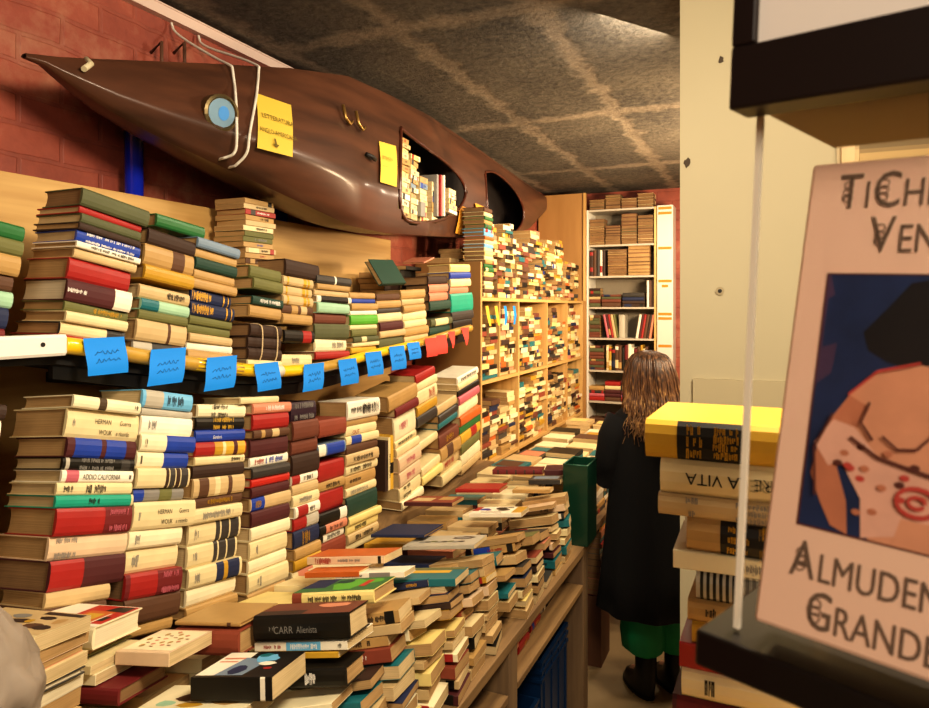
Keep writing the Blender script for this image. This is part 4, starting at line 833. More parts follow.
def fstand(x, z, h, t_, col, lean=0, page='tan'):
    # standing, spine towards the passage (-y): local X->z, Y->y, Z->-x ... rotated by lean about y
    M = T(x, FY+.012, z) @ Matrix.Rotation(lean, 4, 'Y') @ Matrix(((0, 0, -1), (0, 1, 0), (1, 0, 0))).to_4x4()
    place(M, h, .14, t_, col, page, True, rnd_deco(rn, col), None, None, None)
x0 = FX0+.003
for a in range(4): fstack(x0+.139*a, .137, 2.348, rn.uniform(.24, .29) if a != 1 else .17, 'brown')
xx = x0+.004
for t_, c_ in ((.03, 'dark brown'), (.028, 'brown'), (.03, 'dark grey'), (.02, 'white'), (.025, 'dark brown')): xx += t_+.001; fstand(xx, 2.079, .225, t_, c_)
fstack(x0+.16, .17, 2.078, .25, 'brown'); fstack(x0+.335, .19, 2.078, .255, 'tan'); fstack(x0+.53, .065, 2.078, .22, 'brown', cols=['dark brown', 'maroon'])
fstack(x0, .10, 1.808, .17, 'tan', 'spine'); fstack(x0+.11, .17, 1.808, .13, 'tan', 'spine'); fstack(x0+.29, .19, 1.808, .14, 'brown', 'spine', ['dark grey', 'navy', 'olive green', 'dark brown'])
xx = x0+.495
for t_, c_ in ((.018, 'white'), (.02, 'brown'), (.03, 'dark brown'), (.028, 'dark grey')): xx += t_+.001; fstand(xx, 1.809, .225, t_, c_)
fstack(x0, .095, 1.54, .2, 'tan', 'spine')
xx = x0+.12
for t_, c_ in ((.02, 'pink'), (.018, 'maroon'), (.018, 'red'), (.022, 'beige'), (.016, 'olive')): xx += t_*1.06+.001; fstand(xx+.035, 1.544, .205, t_, c_, -.18)
fstand(x0+.31, 1.541, .2, .05, 'pale grey'); 
xx = x0+.42
for t_, c_ in ((.02, 'white'), (.02, 'maroon'), (.018, 'red'), (.024, 'brown'), (.02, 'dark brown'), (.018, 'salmon'), (.024, 'dark red')): xx += t_*1.03+.001; fstand(xx-.02, 1.5405, .205, t_, c_, .16) if xx < FX1-.008 else None
fstack(x0, .13, 1.26, .22, 'tan', 'spine')
xx = x0+.15
for k in range(14):
    t_ = rn.uniform(.018, .034); xx += t_+.001
    if xx < FX1-.004: fstand(xx, 1.261, rn.uniform(.19, .23), t_, rn.choice(['white', 'black', 'cream', 'dark grey', 'mustard', 'brown', 'dark red']))
for z in (.99, .72, .45):
    for a in range(4): fstack(x0+.139*a, .137, z, rn.uniform(.14, .24), 'tan', 'spine', ['tan', 'red', 'cream', 'brown', 'dark grey', 'maroon', 'pink'])
for a in range(4): fstack(x0+.139*a, .137, 2.656, .14 if a % 2 else .10, 'brown', 'fore')
fstack(FX1-.02+.02, .15, 2.656, .12, 'brown', 'fore') if False else None
# shelf under the display table
for k, yy in enumerate((2.2, 2.33, 2.46, 2.6, 2.75, 2.9)):
    z = .581
    for q in range(3 if k > 2 else 5):
        t_ = rn.uniform(.02, .035); col = rn.choice(['red', 'tan', 'cream', 'dark brown', 'salmon', 'beige'] if k < 3 else ['dark brown', 'brown', 'tan'])
        place(T(-.80-.03*(k > 2)-rn.uniform(0, .02), yy, z) @ Matrix.Rotation(PI/2+rn.uniform(-.06, .06), 4, 'Z'), .12, .17, t_, col, 'tan', True, rnd_deco(rn, col), None, None, None); z += t_+.0005
# far table: flat books on top
y = 3.31
while y < 5.05:
    for xr in (-.80, -1.0, -1.2):
        z = TABZ+.001; zt = .93+rn.uniform(-.03, .03)
        while z < zt:
            t_ = rn.uniform(.018, .035); col = rn.choice(['cream', 'white', 'tan', 'dark grey', 'black', 'beige', 'ivory', 'teal', 'pale grey', 'brown'])
            place(T(xr-rn.uniform(0, .015), y+.01, z) @ Matrix.Rotation(PI/2+rn.uniform(-.05, .05), 4, 'Z'), .17, .175, t_, col, 'cream', False, rnd_deco(rn, col), [rect(.1, .9, .15, .9, rn.choice(FARC))] if rn.random() < .5 else None, None, None); z += t_+.0005
    y += .19
# pile standing on a crate at the foot of the farther table
z = .351
while z < .70:
    t_ = rn.uniform(.02, .035); col = rn.choice(['mustard', 'red', 'black', 'teal', 'salmon', 'brown', 'dark grey'])
    place(T(-.782+rn.uniform(-.006, .006), 3.50, z) @ Matrix.Rotation(PI/2, 4, "Z"), .16, .1, t_, col, 'brown', False, rnd_deco(rn, col), None, None, None); z += t_+.0005
# ================================================================== CANOE
MAHO = wood('varnished_mahogany', '3d261b', '5e3b29', .42, 'Y', 9, coat=.3)
HULLSHADE = mat('hull_inside_shade', '140b08', .7, .2); RIM = wood('dark_rim', '3a1c12', '5a2c1c', .3, 'Y', 8, coat=.5)
UPX = [(33, 54), (60, 57), (90, 58.5), (200, 63), (290, 68), (348, 76), (390, 95), (430, 116), (480, 150), (530, 186), (550, 200)]
LPX = [(33, 57), (70, 84), (110, 111), (160, 138), (207, 160), (260, 184), (310, 207), (350, 226), (385, 233), (430, 236), (470, 238), (505, 238), (530, 228), (550, 206)]
YB, YS = 1.16, 5.72
def xu(y): return lerp([(YB, -1.70), (1.6, -1.64), (2.3, -1.58), (3.2, -1.60), (3.6, -1.68), (4.2, -1.70), (YS, -1.74)], y)
def xl(y): return lerp([(YB, -1.70), (1.6, -1.60), (2.3, -1.48), (3.0, -1.50), (3.6, -1.66), (4.2, -1.68), (YS, -1.74)], y)
def zon(pl, x, y):
    f = x*FW.x+y*FW.y; l = x*RT.x+y*RT.y; px = CX+FPX*l/f
    return CAMZ-(lerp(pl, px)-HY)/FPX*f
NS, NV = 110, 30
deck = []
for i in range(NS+1):
    y = YB+(YS-YB)*i/NS
    U = Vector((xu(y), y, zon(UPX, xu(y), y))); Lw = Vector((xl(y), y, zon(LPX, xl(y), y)))
    if U.z-Lw.z < .012: m_ = (U.z+Lw.z)/2; U.z = m_+.006; Lw.z = m_-.006
    h = (U-Lw).length; row = []
    round_ = lerp([(YB, 1), (1.9, .85), (2.5, .22), (3.2, .1), (YS, .1)], y)
    for j in range(NV+1):
        k = j/NV; p = Lw.lerp(U, k)
        bul = (.26*round_*min(1, k/.28)**.6*min(1, (1-k)/.72)**.9 + .03*math.sin(PI*k))*h
        row.append(p+Vector((bul, 0, 0)))
    deck.append(row)
hull = []
for i in range(NS+1):
    y = deck[i][0].y; U, Lw = deck[i][NV], deck[i][0]; h = (U-Lw).length; row = []
    dep = min(.34, .62*h+.01)
    for j in range(13):
        a = PI*j/12; k = j/12
        p = Lw.lerp(U, .5-.5*math.cos(a))
        xx = p.x-dep*math.sin(a)**.75
        row.append(Vector((max(xx, WX+.012), y, p.z-.04*math.sin(a)*h)))
    hull.append(row)
COCK1 = [(401, 128), (400, 172), (400, 216), (413, 224), (442, 221), (460, 209), (467, 193), (461, 178), (446, 162), (425, 147), (409, 135)]
COCK2 = [(485, 172), (487, 205), (488, 224), (493, 234), (507, 237), (520, 229), (525, 213), (519, 196), (507, 181), (494, 171)]
def inside(pt, poly):
    c = False; x, y = pt; j = len(poly)-1
    for i in range(len(poly)):
        if (poly[i][1] > y) != (poly[j][1] > y) and x < (poly[j][0]-poly[i][0])*(y-poly[i][1])/(poly[j][1]-poly[i][1])+poly[i][0]: c = not c
        j = i
    return c
cano = thing('canoe', 'long varnished mahogany canoe slung under the ceiling along the red brick wall', 'canoe', T(-1.6, 3.0, 2.35))
bpy.context.view_layer.update()
mb = MB(); W1 = NV+1
vs = [p for r in deck for p in r]; fs = []
for i in range(NS):
    for j in range(NV):
        c4 = (deck[i][j]+deck[i+1][j]+deck[i][j+1]+deck[i+1][j+1])/4; q = proj(c4)
        if inside(q, COCK1) or inside(q, COCK2): continue
        a = i*W1+j; fs.append((a, a+W1, a+W1+1, a+1))
mb.add(vs, fs, MAHO, None, True); part('deck', mb, cano)
mb = MB(); vs = [p for r in hull for p in r]; fs = []
for i in range(NS):
    for j in range(12):
        a = i*13+j; fs.append((a, a+1, a+14, a+13))
mb.add(vs, fs, MAHO, None, True)
o = part('hull', mb, cano)
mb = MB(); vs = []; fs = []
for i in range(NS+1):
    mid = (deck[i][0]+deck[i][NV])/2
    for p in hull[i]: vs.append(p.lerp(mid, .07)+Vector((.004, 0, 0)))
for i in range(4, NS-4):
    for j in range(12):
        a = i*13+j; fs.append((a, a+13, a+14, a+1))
mb.add(vs, fs, HULLSHADE, None, True); part('hull_shade_liner', mb, cano)  # added liner, its near-black colour stands for the shade inside the cockpits
def deckpt(px, py, off=.0):
    best = min((p for r in deck for p in r), key=lambda p: (proj(p)[0]-px)**2+(proj(p)[1]-py)**2)
    f = best.x*FW.x+best.y*FW.y
    return P(px, py, f-off)
for poly, nm in ((COCK1, 'cockpit_rim'), (COCK2, 'cockpit_rim')):
    pts = [deckpt(a, b, .012) for a, b in poly]; pts = sm(pts+[pts[0]], 2)
    mb = MB(); mb.tube(pts, .009, RIM, 8); part(nm, mb, cano)
# keel band at the bow: pale worn tip
mb = MB(); mb.tube([deckpt(86, 59, .01), deckpt(91, 64, .012), deckpt(84, 69, .012)], .008, mat('pale_worn_tip', 'cfc2a0', .5), 8); part('bow_patch', mb, cano)
# round hatch
c = deckpt(221, 113, .012); n_ = (Vector((.9, -.3, -.15))).normalized(); a1 = n_.orthogonal().normalized(); a1 = Vector((.2, .95, 0)).normalized(); a1 = (a1-n_*a1.dot(n_)).normalized(); a2 = n_.cross(a1)
def disc(r0, d, n=24, sx=1.0, sy=1.0): return [c+n_*d+a1*(r0*sx*math.cos(2*PI*k/n))+a2*(r0*sy*math.sin(2*PI*k/n)) for k in range(n)]
mb = MB(); mb.loft([disc(.056, -.03), disc(.056, .006), disc(.048, .010), disc(.044, .004)], mat('brass_ring', '8a7a58', .3, .15, metal=.8), caps=True, smooth=False); ht = part('porthole_ring', mb, cano)
mb = MB(); mb.poly(disc(.043, .0055), mat('porthole_glass', '7f9cb0', .15, .3, 8, coat=.6)); mb.poly([c+n_*.0065+a1*(.018*math.cos(t_)+.006)+a2*(.022*math.sin(t_)) for t_ in [k*PI/6 for k in range(12)]], mat('blue_patch', '4f8fd0', .3)); o = mb.build('porthole_disc', ht)
# fittings on deck
FIT = mat('brass_fitting', 'a5834a', .35, .2, metal=.7)
for (px, py) in ((343, 118), (356, 124)):
    p = deckpt(px, py, .012); mb = MB(); mb.tube([p+Vector((0, 0, .05)), p+Vector((.012, 0, .0)), p+Vector((.02, .02, -.02)), p+Vector((.012, .045, -.005))], .007, FIT, 6); part('cleat', mb, cano)
p = deckpt(369, 157, .012); mb = MB(); mb.tube([p+Vector((.005, -.03, .005)), p+Vector((.015, .0, 0)), p+Vector((.005, .04, -.003))], .009, INK, 6); part('latch', mb, cano)
# hanging cords round the hull
CORD = mat('white_cord', 'd8d2c4', .7, .1)
def cord_at(px_t, label, dpx):
    pts = []
    mid = sm([Vector((px_t+dpx[0], 66, 0)), Vector((px_t+dpx[1], 95, 0)), Vector((px_t+dpx[2], 135, 0)), Vector((px_t+dpx[2]-1, 154, 0)), Vector((px_t+dpx[3], dpx[4], 0))], 2)
    f = [deckpt(a.x, a.y, .022) for a in mid]
    lo = f[-1]; y = lo.y
    back = [Vector((lo.x-.05, y+.015, lo.z+.0))]
    up = [Vector((f[0].x-.1, f[0].y+.03, f[0].z+.05)), Vector((WX+.03, f[0].y+.05, CZ-.10)), Vector((WX+.015, f[0].y+.05, CZ-.06))]
    pts = sm(list(reversed(up))+f+back, 2)
    mb = MB(); mb.tube(pts, .0045, CORD, 6); o = mb.build('hanging_rope'); tag(o, label, 'cord', 'cords slinging the canoe'); return o
cord_at(234, 'white cord looped round the canoe just past its round hatch', (-2, 2, 3, -10, 158))
cord_at(257, 'white cord looped round the canoe beside the larger yellow notice', (2, 0, -8, -22, 166))
# iron hooks on the brick wall
for px in (155, 178):
    a = PX(px, 58, WX+.02); mb = MB(); mb.tube([Vector((WX-.0, a.y, a.z+.02)), Vector((WX+.05, a.y, a.z+.05)), Vector((WX+.05, a.y, a.z-.10))], .006, mat('rusty_iron', '6a4a38', .6, .3), 6)
    tag(mb.build('wall_hook'), f'rusty iron hook in the brick wall {"nearer the canoe bow" if px == 155 else "nearer the canoe cords"}', 'hook')
# notices on the canoe
YP = mat('yellow_paper', 'd2b446', .6, .06, 6); OP = mat('orange_paper', 'dd9a34', .6, .06, 6)
def notice(corners, m, label, lines, arrow=False):
    q = [deckpt(a, b, .024) for a, b in corners]      # tl, tr, br, bl
    r = thing('paper_notice', label, 'notice', Matrix.Translation(q[3])); bpy.context.view_layer.update()
    mb = MB(); n = 6; rows = []
    for i in range(n+1):
        k = i/n; rows.append((q[0].lerp(q[3], k)+Vector((.006*math.sin(k*3), 0, 0)), q[1].lerp(q[2], k)+Vector((.004*math.sin(k*3.5), 0, 0))))
    mb.add([p for r_ in rows for p in r_], [(2*i, 2*i+1, 2*i+3, 2*i+2) for i in range(n)], m, None, True); part('paper', mb, r)
    ex = (q[1]-q[0]); w = ex.length; ex.normalize(); ey = (q[0]-q[3]); h = ey.length; ey = (ey-ex*ey.dot(ex)).normalized(); ez = ex.cross(ey)
    R = Matrix((ex, ey, ez)).transposed().to_4x4()
    for (s, u, v, size, xs) in lines:
        p = q[3]+(q[1]-q[0])*u+(q[0]-q[3])*v+ez*.008
        o = bpy.data.objects.new('lettering', text_mesh(s, size, mat('notice_ink', '6b5a1e', .7), xs=xs)); C.objects.link(o); o.parent = r; o.matrix_local = r.matrix_world.inverted() @ Matrix.Translation(p) @ R
    if arrow:
        p = q[3]+(q[1]-q[0])*.5+(q[0]-q[3])*.08+ez*.008; mb = MB()
        M = Matrix.Translation(p) @ R
        mb.poly([(-.004, .008, 0), (.004, .008, 0), (.003, .034, 0), (-.003, .034, 0)], mat('notice_ink', '6b5a1e'), M); mb.poly([(-.012, .012, 0), (0, -.002, 0), (.012, .012, 0)], mat('notice_ink', '6b5a1e'), M); part('arrow', mb, r)
notice([(256, 93), (291, 105), (293, 157), (257, 148)], YP, 'larger yellow notice with two handwritten lines and an arrow, taped to the canoe', [('LETTERATURA', .12, .56, .026, .72), ('ANGLO-AMERICANA', .06, .30, .026, .58)], True)
notice([(379, 141), (396, 146), (397, 187), (380, 182)], YP, 'yellow notice taped to the canoe just before the cockpit full of books', [('LETTERATURA', .1, .56, .020, .6), ('INGLESE' if False else '- - - -', .15, .36, .022, .7)])
notice([(460, 205), (467, 208), (464, 236), (455, 233)], OP, 'small orange slip on the canoe below the first cockpit tip', [])
notice([(475, 203), (487, 208), (486, 214), (475, 212)], OP, 'tiny orange slip on the canoe between the two cockpits', [])
# books inside the first cockpit
rn = random.Random(9)
yi = 0
CKC = ['cream', 'ivory', 'beige', 'white', 'cream', 'tan', 'pale yellow', 'blue grey']
for (px, pt, pb) in ((401, 140, 216), (411, 157, 219), (420, 178, 222), (432, 182, 220), (449, 192, 212)):
    x = -1.555; py = pb
    while py > pt:
        c = PX(px, py, x); t_ = rn.uniform(.018, .03); f = tx(px, x)
        col = rn.choice(CKC)
        place(Matrix.Translation(c) @ Matrix.Rotation(PI/2+rn.uniform(-.1, .1), 4, 'Z') @ Matrix.Rotation(rn.uniform(0, .12), 4, 'Y'), .085, .12, t_, col, 'cream', False, rnd_deco(rn, col), None, None, None, .0001)
        py -= (t_+.0012)*FPX/f
for k, (px, col, t_) in enumerate(((421, 'grey', .05), (437, 'grey', .02), (441, 'red', .012), (444, 'white', .014))):
    c = PX(px, 216, -1.535)
    place(Matrix.Translation(c) @ Matrix(((0, -1, 0), (0, 0, 1), (1, 0, 0))).to_4x4(), .21, .10, t_, col, 'cream', False, [], None, None, None, .0001)

# ================================================================== DISPLAY CASE (near right)
D0 = .288
r_h = (FW*-.70+RT*.714).normalized(); b_h = Vector((-r_h.y, r_h.x, 0)); UPV = Vector((0, 0, 1))
if b_h.dot(FW) < 0: b_h = -b_h
roll = rad(-2.6)
RX = (r_h*math.cos(roll)+UPV*math.sin(roll)).normalized(); UZ = (UPV*math.cos(roll)-r_h*math.sin(roll)).normalized()
def dframe(o, lean=0):
    bx = b_h*math.cos(lean)-UZ*math.sin(lean); uz = UZ*math.cos(lean)+b_h*math.sin(lean)
    R = Matrix((RX, bx, uz)).transposed().to_4x4(); return Matrix.Translation(o) @ R
BLKP = mat('black_gloss_plastic', '17110f', .3, .1, coat=.3); BLKW = mat('dark_wood_frame', '1f1310', .45, .2, 12)
ACR = newmat('clear_acrylic'); m_, nt_, b_ = ACR; b_.inputs['Base Color'].default_value = (1, .98, .95, 1); b_.inputs['Roughness'].default_value = .05; b_.inputs['Transmission Weight'].default_value = 1; b_.inputs['IOR'].default_value = 1.02; b_.inputs['Alpha'].default_value = .35; ACR = m_
ACE = mat('acrylic_edge', 'fff4e0', .25, .05, coat=.5)
TC = P(695, 629, .302)                     # tray's near left top corner
dc = thing('display_case', 'dark countertop display case with clear acrylic front and a white sheet in its upper frame', 'display case', dframe(TC))
tray = MB(); tray.box((0, 0, -.0155), (.30, .13, 0), BLKP); bev(tray.build('tray', dc), .0015)
Mi = dc.matrix_world.inverted()
TB = P(728, 110, .305)                     # top box corner
tb = Mi @ TB
mb = MB(); bx = tb.x; by = tb.y; bz = tb.z
fr = .027
mb.box((bx, by, bz), (bx+.30, by+.02, bz+fr), BLKW); mb.box((bx, by, bz+fr), (bx+.0105, by+.02, bz+.19), BLKW); mb.box((bx+.29, by, bz+fr), (bx+.30, by+.02, bz+.19), BLKW); mb.box((bx, by, bz+.19), (bx+.30, by+.02, bz+.21), BLKW)
bev(mb.build('upper_frame', dc), .0012)
mb = MB(); mb.box((bx+.0105, by+.003, bz+fr), (bx+.29, by+.019, bz+.19), mat('white_sheet', 'f0e6dc', .6, .03)); mb.build('white_sheet', dc)
mb = MB(); mb.box((bx+.004, by+.0205, bz+.004), (bx+.30, by+.13, bz+.21), mat('case_underside', '8d7a60', .7, .15, 6)); mb.build('upper_box', dc)
# acrylic panel with a bright left edge, from tray to upper frame, leaning with the frame
e0 = Mi @ P(733, 627, .302); e1 = Mi @ P(757, 112, .3165)
ex = Vector((.25, 0, 0))
mb = MB(); mb.add([e0+Vector((.003, .0012, 0)), e0+ex+Vector((0, .0012, 0)), e1+ex+Vector((0, .0012, 0)), e1+Vector((.003, .0012, 0))], [(0, 1, 2, 3)], ACR); mb.build('acrylic_panel', dc)
mb = MB(); d = .0035; mb.loft([[e+Vector((0, 0, 0)), e+Vector((.0027, -.0006, 0)), e+Vector((.0027, .0022, 0)), e+Vector((0, .0028, 0))] for e in (e0, e1)], ACE, caps=True); mb.build('acrylic_edge', dc)
mb = MB(); mb.box((.10, .01, -.33), (.29, .12, -.016), BLKW); bev(mb.build('pedestal', dc), .002)
bpy.context.view_layer.update()
# the novel standing in the case
BL = P(753, 635, D0)
bk = thing('novel', 'pale pink novel with a painted figure and ornate lettering, propped in the display case', 'book', dframe(BL+UZ*.0065, rad(12.8)))
BWd, BH = .100, .197
PINKC = mat('pale_pink_jacket', 'e6bfa6', .45, .06, 5)
mb = MB(); mb.rbox((0, 0, 0), (BWd, .003, BH), .0012, PINKC); mb.rbox((0, .0215, 0), (BWd, .0245, BH), .0012, PINKC); mb.box((0, .003, .001), (.003, .0215, BH-.001), PINKC); cv = mb.build('cover', bk)
mb = MB(); mb.box((.003, .0031, .003), (BWd-.003, .0214, BH-.003), PAGE['cream']); mb.build('page_block', bk)
PB = {k: mat('paint_'+k, c, .55, v, s) for k, c, v, s in (('blue', '1c2a4e', .5, 60), ('flesh', 'cf9170', .2, 50), ('flesh2', 'b87455', .25, 60), ('dark', '17100f', .3, 60), ('cloth', 'd9a58e', .22, 70), ('red', 'b8453a', .2, 60), ('violet', '4a3550', .3, 60), ('line', '5a2c22', .2, 50))}
px0, px1, pz0, pz1 = .0125, .0875, .0425, .1465
def pp(u, v):
    if u > .001: u = 1.0 if u > .985 else max(.012, (u-.16)*1.05+.03)
    return (px0+(px1-px0)*u, 0, pz0+(pz1-pz0)*v)
pic = MB(); lay = [0]
def paint(pts, k):
    lay[0] += 1; y = -.0002-.00006*lay[0]
    pic.poly([(pp(u, v)[0], y, pp(u, v)[2]) for u, v in pts], PB[k])
def el(cx, cy, rx, ry, n=20, a0=0, a1=2*PI): return [(cx+rx*math.cos(a0+(a1-a0)*k/n), cy+ry*math.sin(a0+(a1-a0)*k/n)) for k in range(n)]
def stroke(pts, w, k):
    L_ = [], []
    for i, (u, v) in enumerate(pts):
        a = pts[max(i-1, 0)]; b = pts[min(i+1, len(pts)-1)]; dx, dy = b[0]-a[0], b[1]-a[1]; l = math.hypot(dx, dy) or 1
        L_[0].append((u-dy/l*w, v+dx/l*w)); L_[1].append((u+dy/l*w, v-dx/l*w))
    paint(L_[0]+L_[1][::-1], k)
paint([(0, 0), (1, 0), (1, 1), (0, 1)], 'blue')
paint([(.0, .55), (.2, .6), (.22, .8), (.12, 1), (0, 1)], 'violet'); paint([(.1, .7), (.3, .75), (.25, .95), (.1, .9)], 'blue')
# hair and bowed head
paint([(.36, .70), (.33, .77), (.42, .86), (.52, .97), (.70, 1), (.95, .97), (1, .8), (.95, .64), (.8, .61), (.62, .63), (.45, .66)], 'dark')
paint([(.68, .66), (.70, .60), (.88, .58), (.92, .70), (.84, .72)], 'flesh')
# shoulders, trunk and arms
paint([(.30, .52), (.42, .62), (.6, .66), (.85, .64), (1, .6), (1, .0), (.45, .0), (.40, .25), (.33, .38)], 'flesh')
paint([(.30, .52), (.24, .44), (.18, .32), (.16, .2), (.22, .1), (.28, .02), (.36, .0), (.34, .12), (.28, .24), (.33, .36), (.40, .48)], 'flesh2')
paint([(.16, .32), (.24, .42), (.34, .40), (.46, .30), (.7, .27), (1, .24), (1, .06), (.7, .06), (.5, .02), (.42, .0), (.40, .14), (.30, .26), (.24, .24)], 'cloth')
paint([(.55, .0), (.9, .0), (.86, .10), (.58, .1)], 'flesh')
for k in range(26):
    r_ = random.Random(k); u, v = r_.uniform(.2, 1), r_.uniform(.06, .34)
    if v < .42-.2*u and v > .02: paint(el(u, v, .022, .012, 7), ('red', 'flesh2', 'line')[k % 3])
stroke(el(.64, .165, .085, .05, 16), .008, 'red'); stroke(el(.64, .165, .035, .02, 12), .007, 'red')
stroke([(.33, .36), (.46, .30), (.62, .275), (.8, .25), (1, .24)], .006, 'line'); stroke([(.40, .50), (.37, .42), (.43, .36)], .006, 'line'); stroke([(.47, .38), (.54, .34), (.62, .35), (.68, .41), (.74, .34), (.84, .31), (.95, .34)], .005, 'line')
stroke([(.74, .66), (.8, .61), (.88, .6)], .005, 'line'); stroke([(.3, .52), (.42, .62), (.6, .665)], .005, 'red'); stroke([(.24, .44), (.17, .3), (.2, .12)], .006, 'line')
pic.build('cover_picture', cv)
FRM = MB()
for a, b_ in (((px0-.0007, pz0-.0007), (px1+.0007, pz0)), ((px0-.0007, pz1), (px1+.0007, pz1+.0007)), ((px0-.0007, pz0), (px0, pz1)), ((px1, pz0), (px1+.0007, pz1))):
    FRM.box((a[0], -.0004, a[1]), (b_[0], -.0001, b_[1]), PB['line'])
FRM.build('picture_border', cv)
LET = mat('jacket_lettering', '6d5848', .6, .1)
def letter_line(parts, z, x, sp):
    # ornate small-capital line: big first letters, slightly smaller rest with flared strokes
    mbs = []
    for s, size in parts:
        o = bpy.data.objects.new('title_lettering', text_mesh(s, size, LET, xs=.68)); C.objects.link(o); o.parent = cv
        o.matrix_local = T(x, -.0006, z) @ Matrix.Rotation(PI/2, 4, 'X')
        w = max((v.co.x for v in o.data.vertices), default=0)
        sw = MB()      # swash strokes under the initial
        if size > .0185:
            w0 = max(v.co.x for v in o.data.vertices)
            sw.tube([(w0*.25+k*.0, 0, size*.18+.0016*k) for k in range(2)], .0004, LET, 5)
            for q in range(3): sw.loft([[(w0*.42+.0015*math.cos(a)*(1+.3*r_), -.0001, size*(.2+.13*q)+.0015*math.sin(a)*(1+.3*r_)) for a in [j*PI/5 for j in range(10)]] for r_ in (0, 1)], LET, caps=False)
            s_o = sw.build('swash', cv, T(x, -.0008, z))
        x += w+sp
letter_line([('T', .0225), ('I ', .017)], .1755, .0125, .0008); letter_line([('C', .0225), ('HIAMER\u00d2', .017)], .1755, .0255, .0008)
letter_line([('V', .0225), ('ENERD\u00cc', .017)], .1560, .0262, .0008)
letter_line([('A', .0205), ('LMUDENA', .0155)], .0222, .0115, .0008)
letter_line([('G', .0205), ('RANDES', .0155)], .0045, .019, .0008)
# counter carrying the right-hand stack and the display case
zb = STK_END.z
ct = thing('counter', 'low wooden counter below the frame edge carrying the book stack and display case', 'counter', T(.4, .5, 0)); bpy.context.view_layer.update()
mb = MB(); mb.box((-.10, .16, zb-.031), (1.1, .90, zb-.001), PINE); bev(part('countertop', mb, ct)); mb = MB(); mb.box((-.06, .2, 0), (1.06, .86, zb-.032), TIMBER); part('cabinet_body', mb, ct)
mb = MB(); 

# ================================================================== small things round the table
GRN = mat('dark_green_box', '0f3a2a', .35, .15, 8, coat=.3)
gx = thing('file_box', 'tall dark green open file box standing on the table end by the woman', 'box', T(-.90, 3.0, TABZ+.001)); bpy.context.view_layer.update()
mb = MB(); x0, x1, y0, y1, z0, z1 = -.845, -.735, 3.03, 3.205, TABZ+.001, 1.105
w = .004
mb.box((x0, y0, z0), (x1, y1, z0+w), GRN); mb.box((x0, y0, z0+w), (x0+w, y1, z1), GRN); mb.box((x1-w, y0, z0+w), (x1, y1, z1), GRN); mb.box((x0+w, y0, z0+w), (x1-w, y0+w, z1), GRN); mb.box((x0+w, y1-w, z0+w), (x1-w, y1, z1), GRN); part('box_shell', mb, gx)
mb = MB(); mb.tube([(x0+w/2, y0+w/2, z1), (x1-w/2, y0+w/2, z1), (x1-w/2, y1-w/2, z1), (x0+w/2, y1-w/2, z1), (x0+w/2, y0+w/2, z1)], .004, mat('green_rim', '2a5a48', .3), 6); part('rim', mb, gx)
# blue plastic crates under the table
CRB = mat('dark_blue_crate', '0f2f55', .35, .12, 6)
def crate(x0, x1, y0, y1, z0, z1, label, m=CRB, ribs=True):
    r = thing('crate', label, 'crate', T((x0+x1)/2, (y0+y1)/2, z0)); bpy.context.view_layer.update()
    w = .008; mb = MB()
    mb.box((x0, y0, z0), (x1, y1, z0+w), m); mb.box((x0, y0, z0+w), (x0+w, y1, z1), m); mb.box((x1-w, y0, z0+w), (x1, y1, z1), m); mb.box((x0+w, y0, z0+w), (x1-w, y0+w, z1), m); mb.box((x0+w, y1-w, z0+w), (x1-w, y1, z1), m); part('crate_body', mb, r)
    if not ribs:
        mb = MB(); mb.box((x1, y0-.002, z1-.03), (x1+.004, y1+.002, z1-.002), m); part('lip', mb, r); return
    mb = MB()
    for zz in (z1-.016, z1-.05, z1-.085):
        mb.box((x1, y0-.004, zz), (x1+.006, y1+.004, zz+.014), m); mb.box((x0, y0-.006, zz), (x1, y0, zz+.014), m)
    for k in range(4):
        q = y0+(y1-y0)*(.1+.27*k); mb.box((x1, q, z0), (x1+.005, q+.012, z1-.016), m)
    part('ribs', mb, r)
crate(-1.25, -.82, 2.2, 2.58, .0, .30, 'dark blue ribbed crate on the floor under the table, nearer its middle leg')
crate(-1.25, -.82, 2.62, 3.0, .0, .42, 'taller dark blue ribbed crate under the table beside the end leg')
BRB = mat('brown_cardboard', '5a3a26', .7, .15, 5)
crate(-.875, -.775, 3.48, 3.68, .0, .35, 'brown wooden box on the floor against the farther table, books on it', BRB, False)
cb = thing('cardboard_box', 'brown cardboard box on the floor beyond the table leg', 'box', T(-.60, 4.05, 0)); bpy.context.view_layer.update()
mb = MB(); mb.rbox((-.72, 3.95, 0), (-.48, 4.15, .30), .004, BRB); part('carton', mb, cb); mb = MB(); mb.box((-.72, 4.04, .3002), (-.48, 4.06, .3012), mat('parcel_tape', '8a6a42', .4)); part('tape', mb, cb)
# platform under the back row
mb = MB(); st = []
pts = []
for (cy, zl, ya, yb) in LOWS: pts += [(min(ya, yb), zl), (max(ya, yb), zl)]
pts.append((LOWS_UP[0], LOWS_UP[1]))
ys = [.2+k*(3.58-.2)/40 for k in range(41)]
for yy in ys:
    near = [z for (q, z) in pts if abs(q-yy) < .16] or [lerp(sorted(pts), yy)]
    zz = max(min(near)-.006, TABZ+.05); st.append([(-1.385, yy, zz), (-1.70, yy, zz), (-1.70, yy, TABZ+.001), (-1.385, yy, TABZ+.001)])
mb.loft(st, TIMBERY, caps=True); tag(mb.build('platform'), 'rough sloping timber platform hidden behind the table piles, under the back row of books', 'platform')
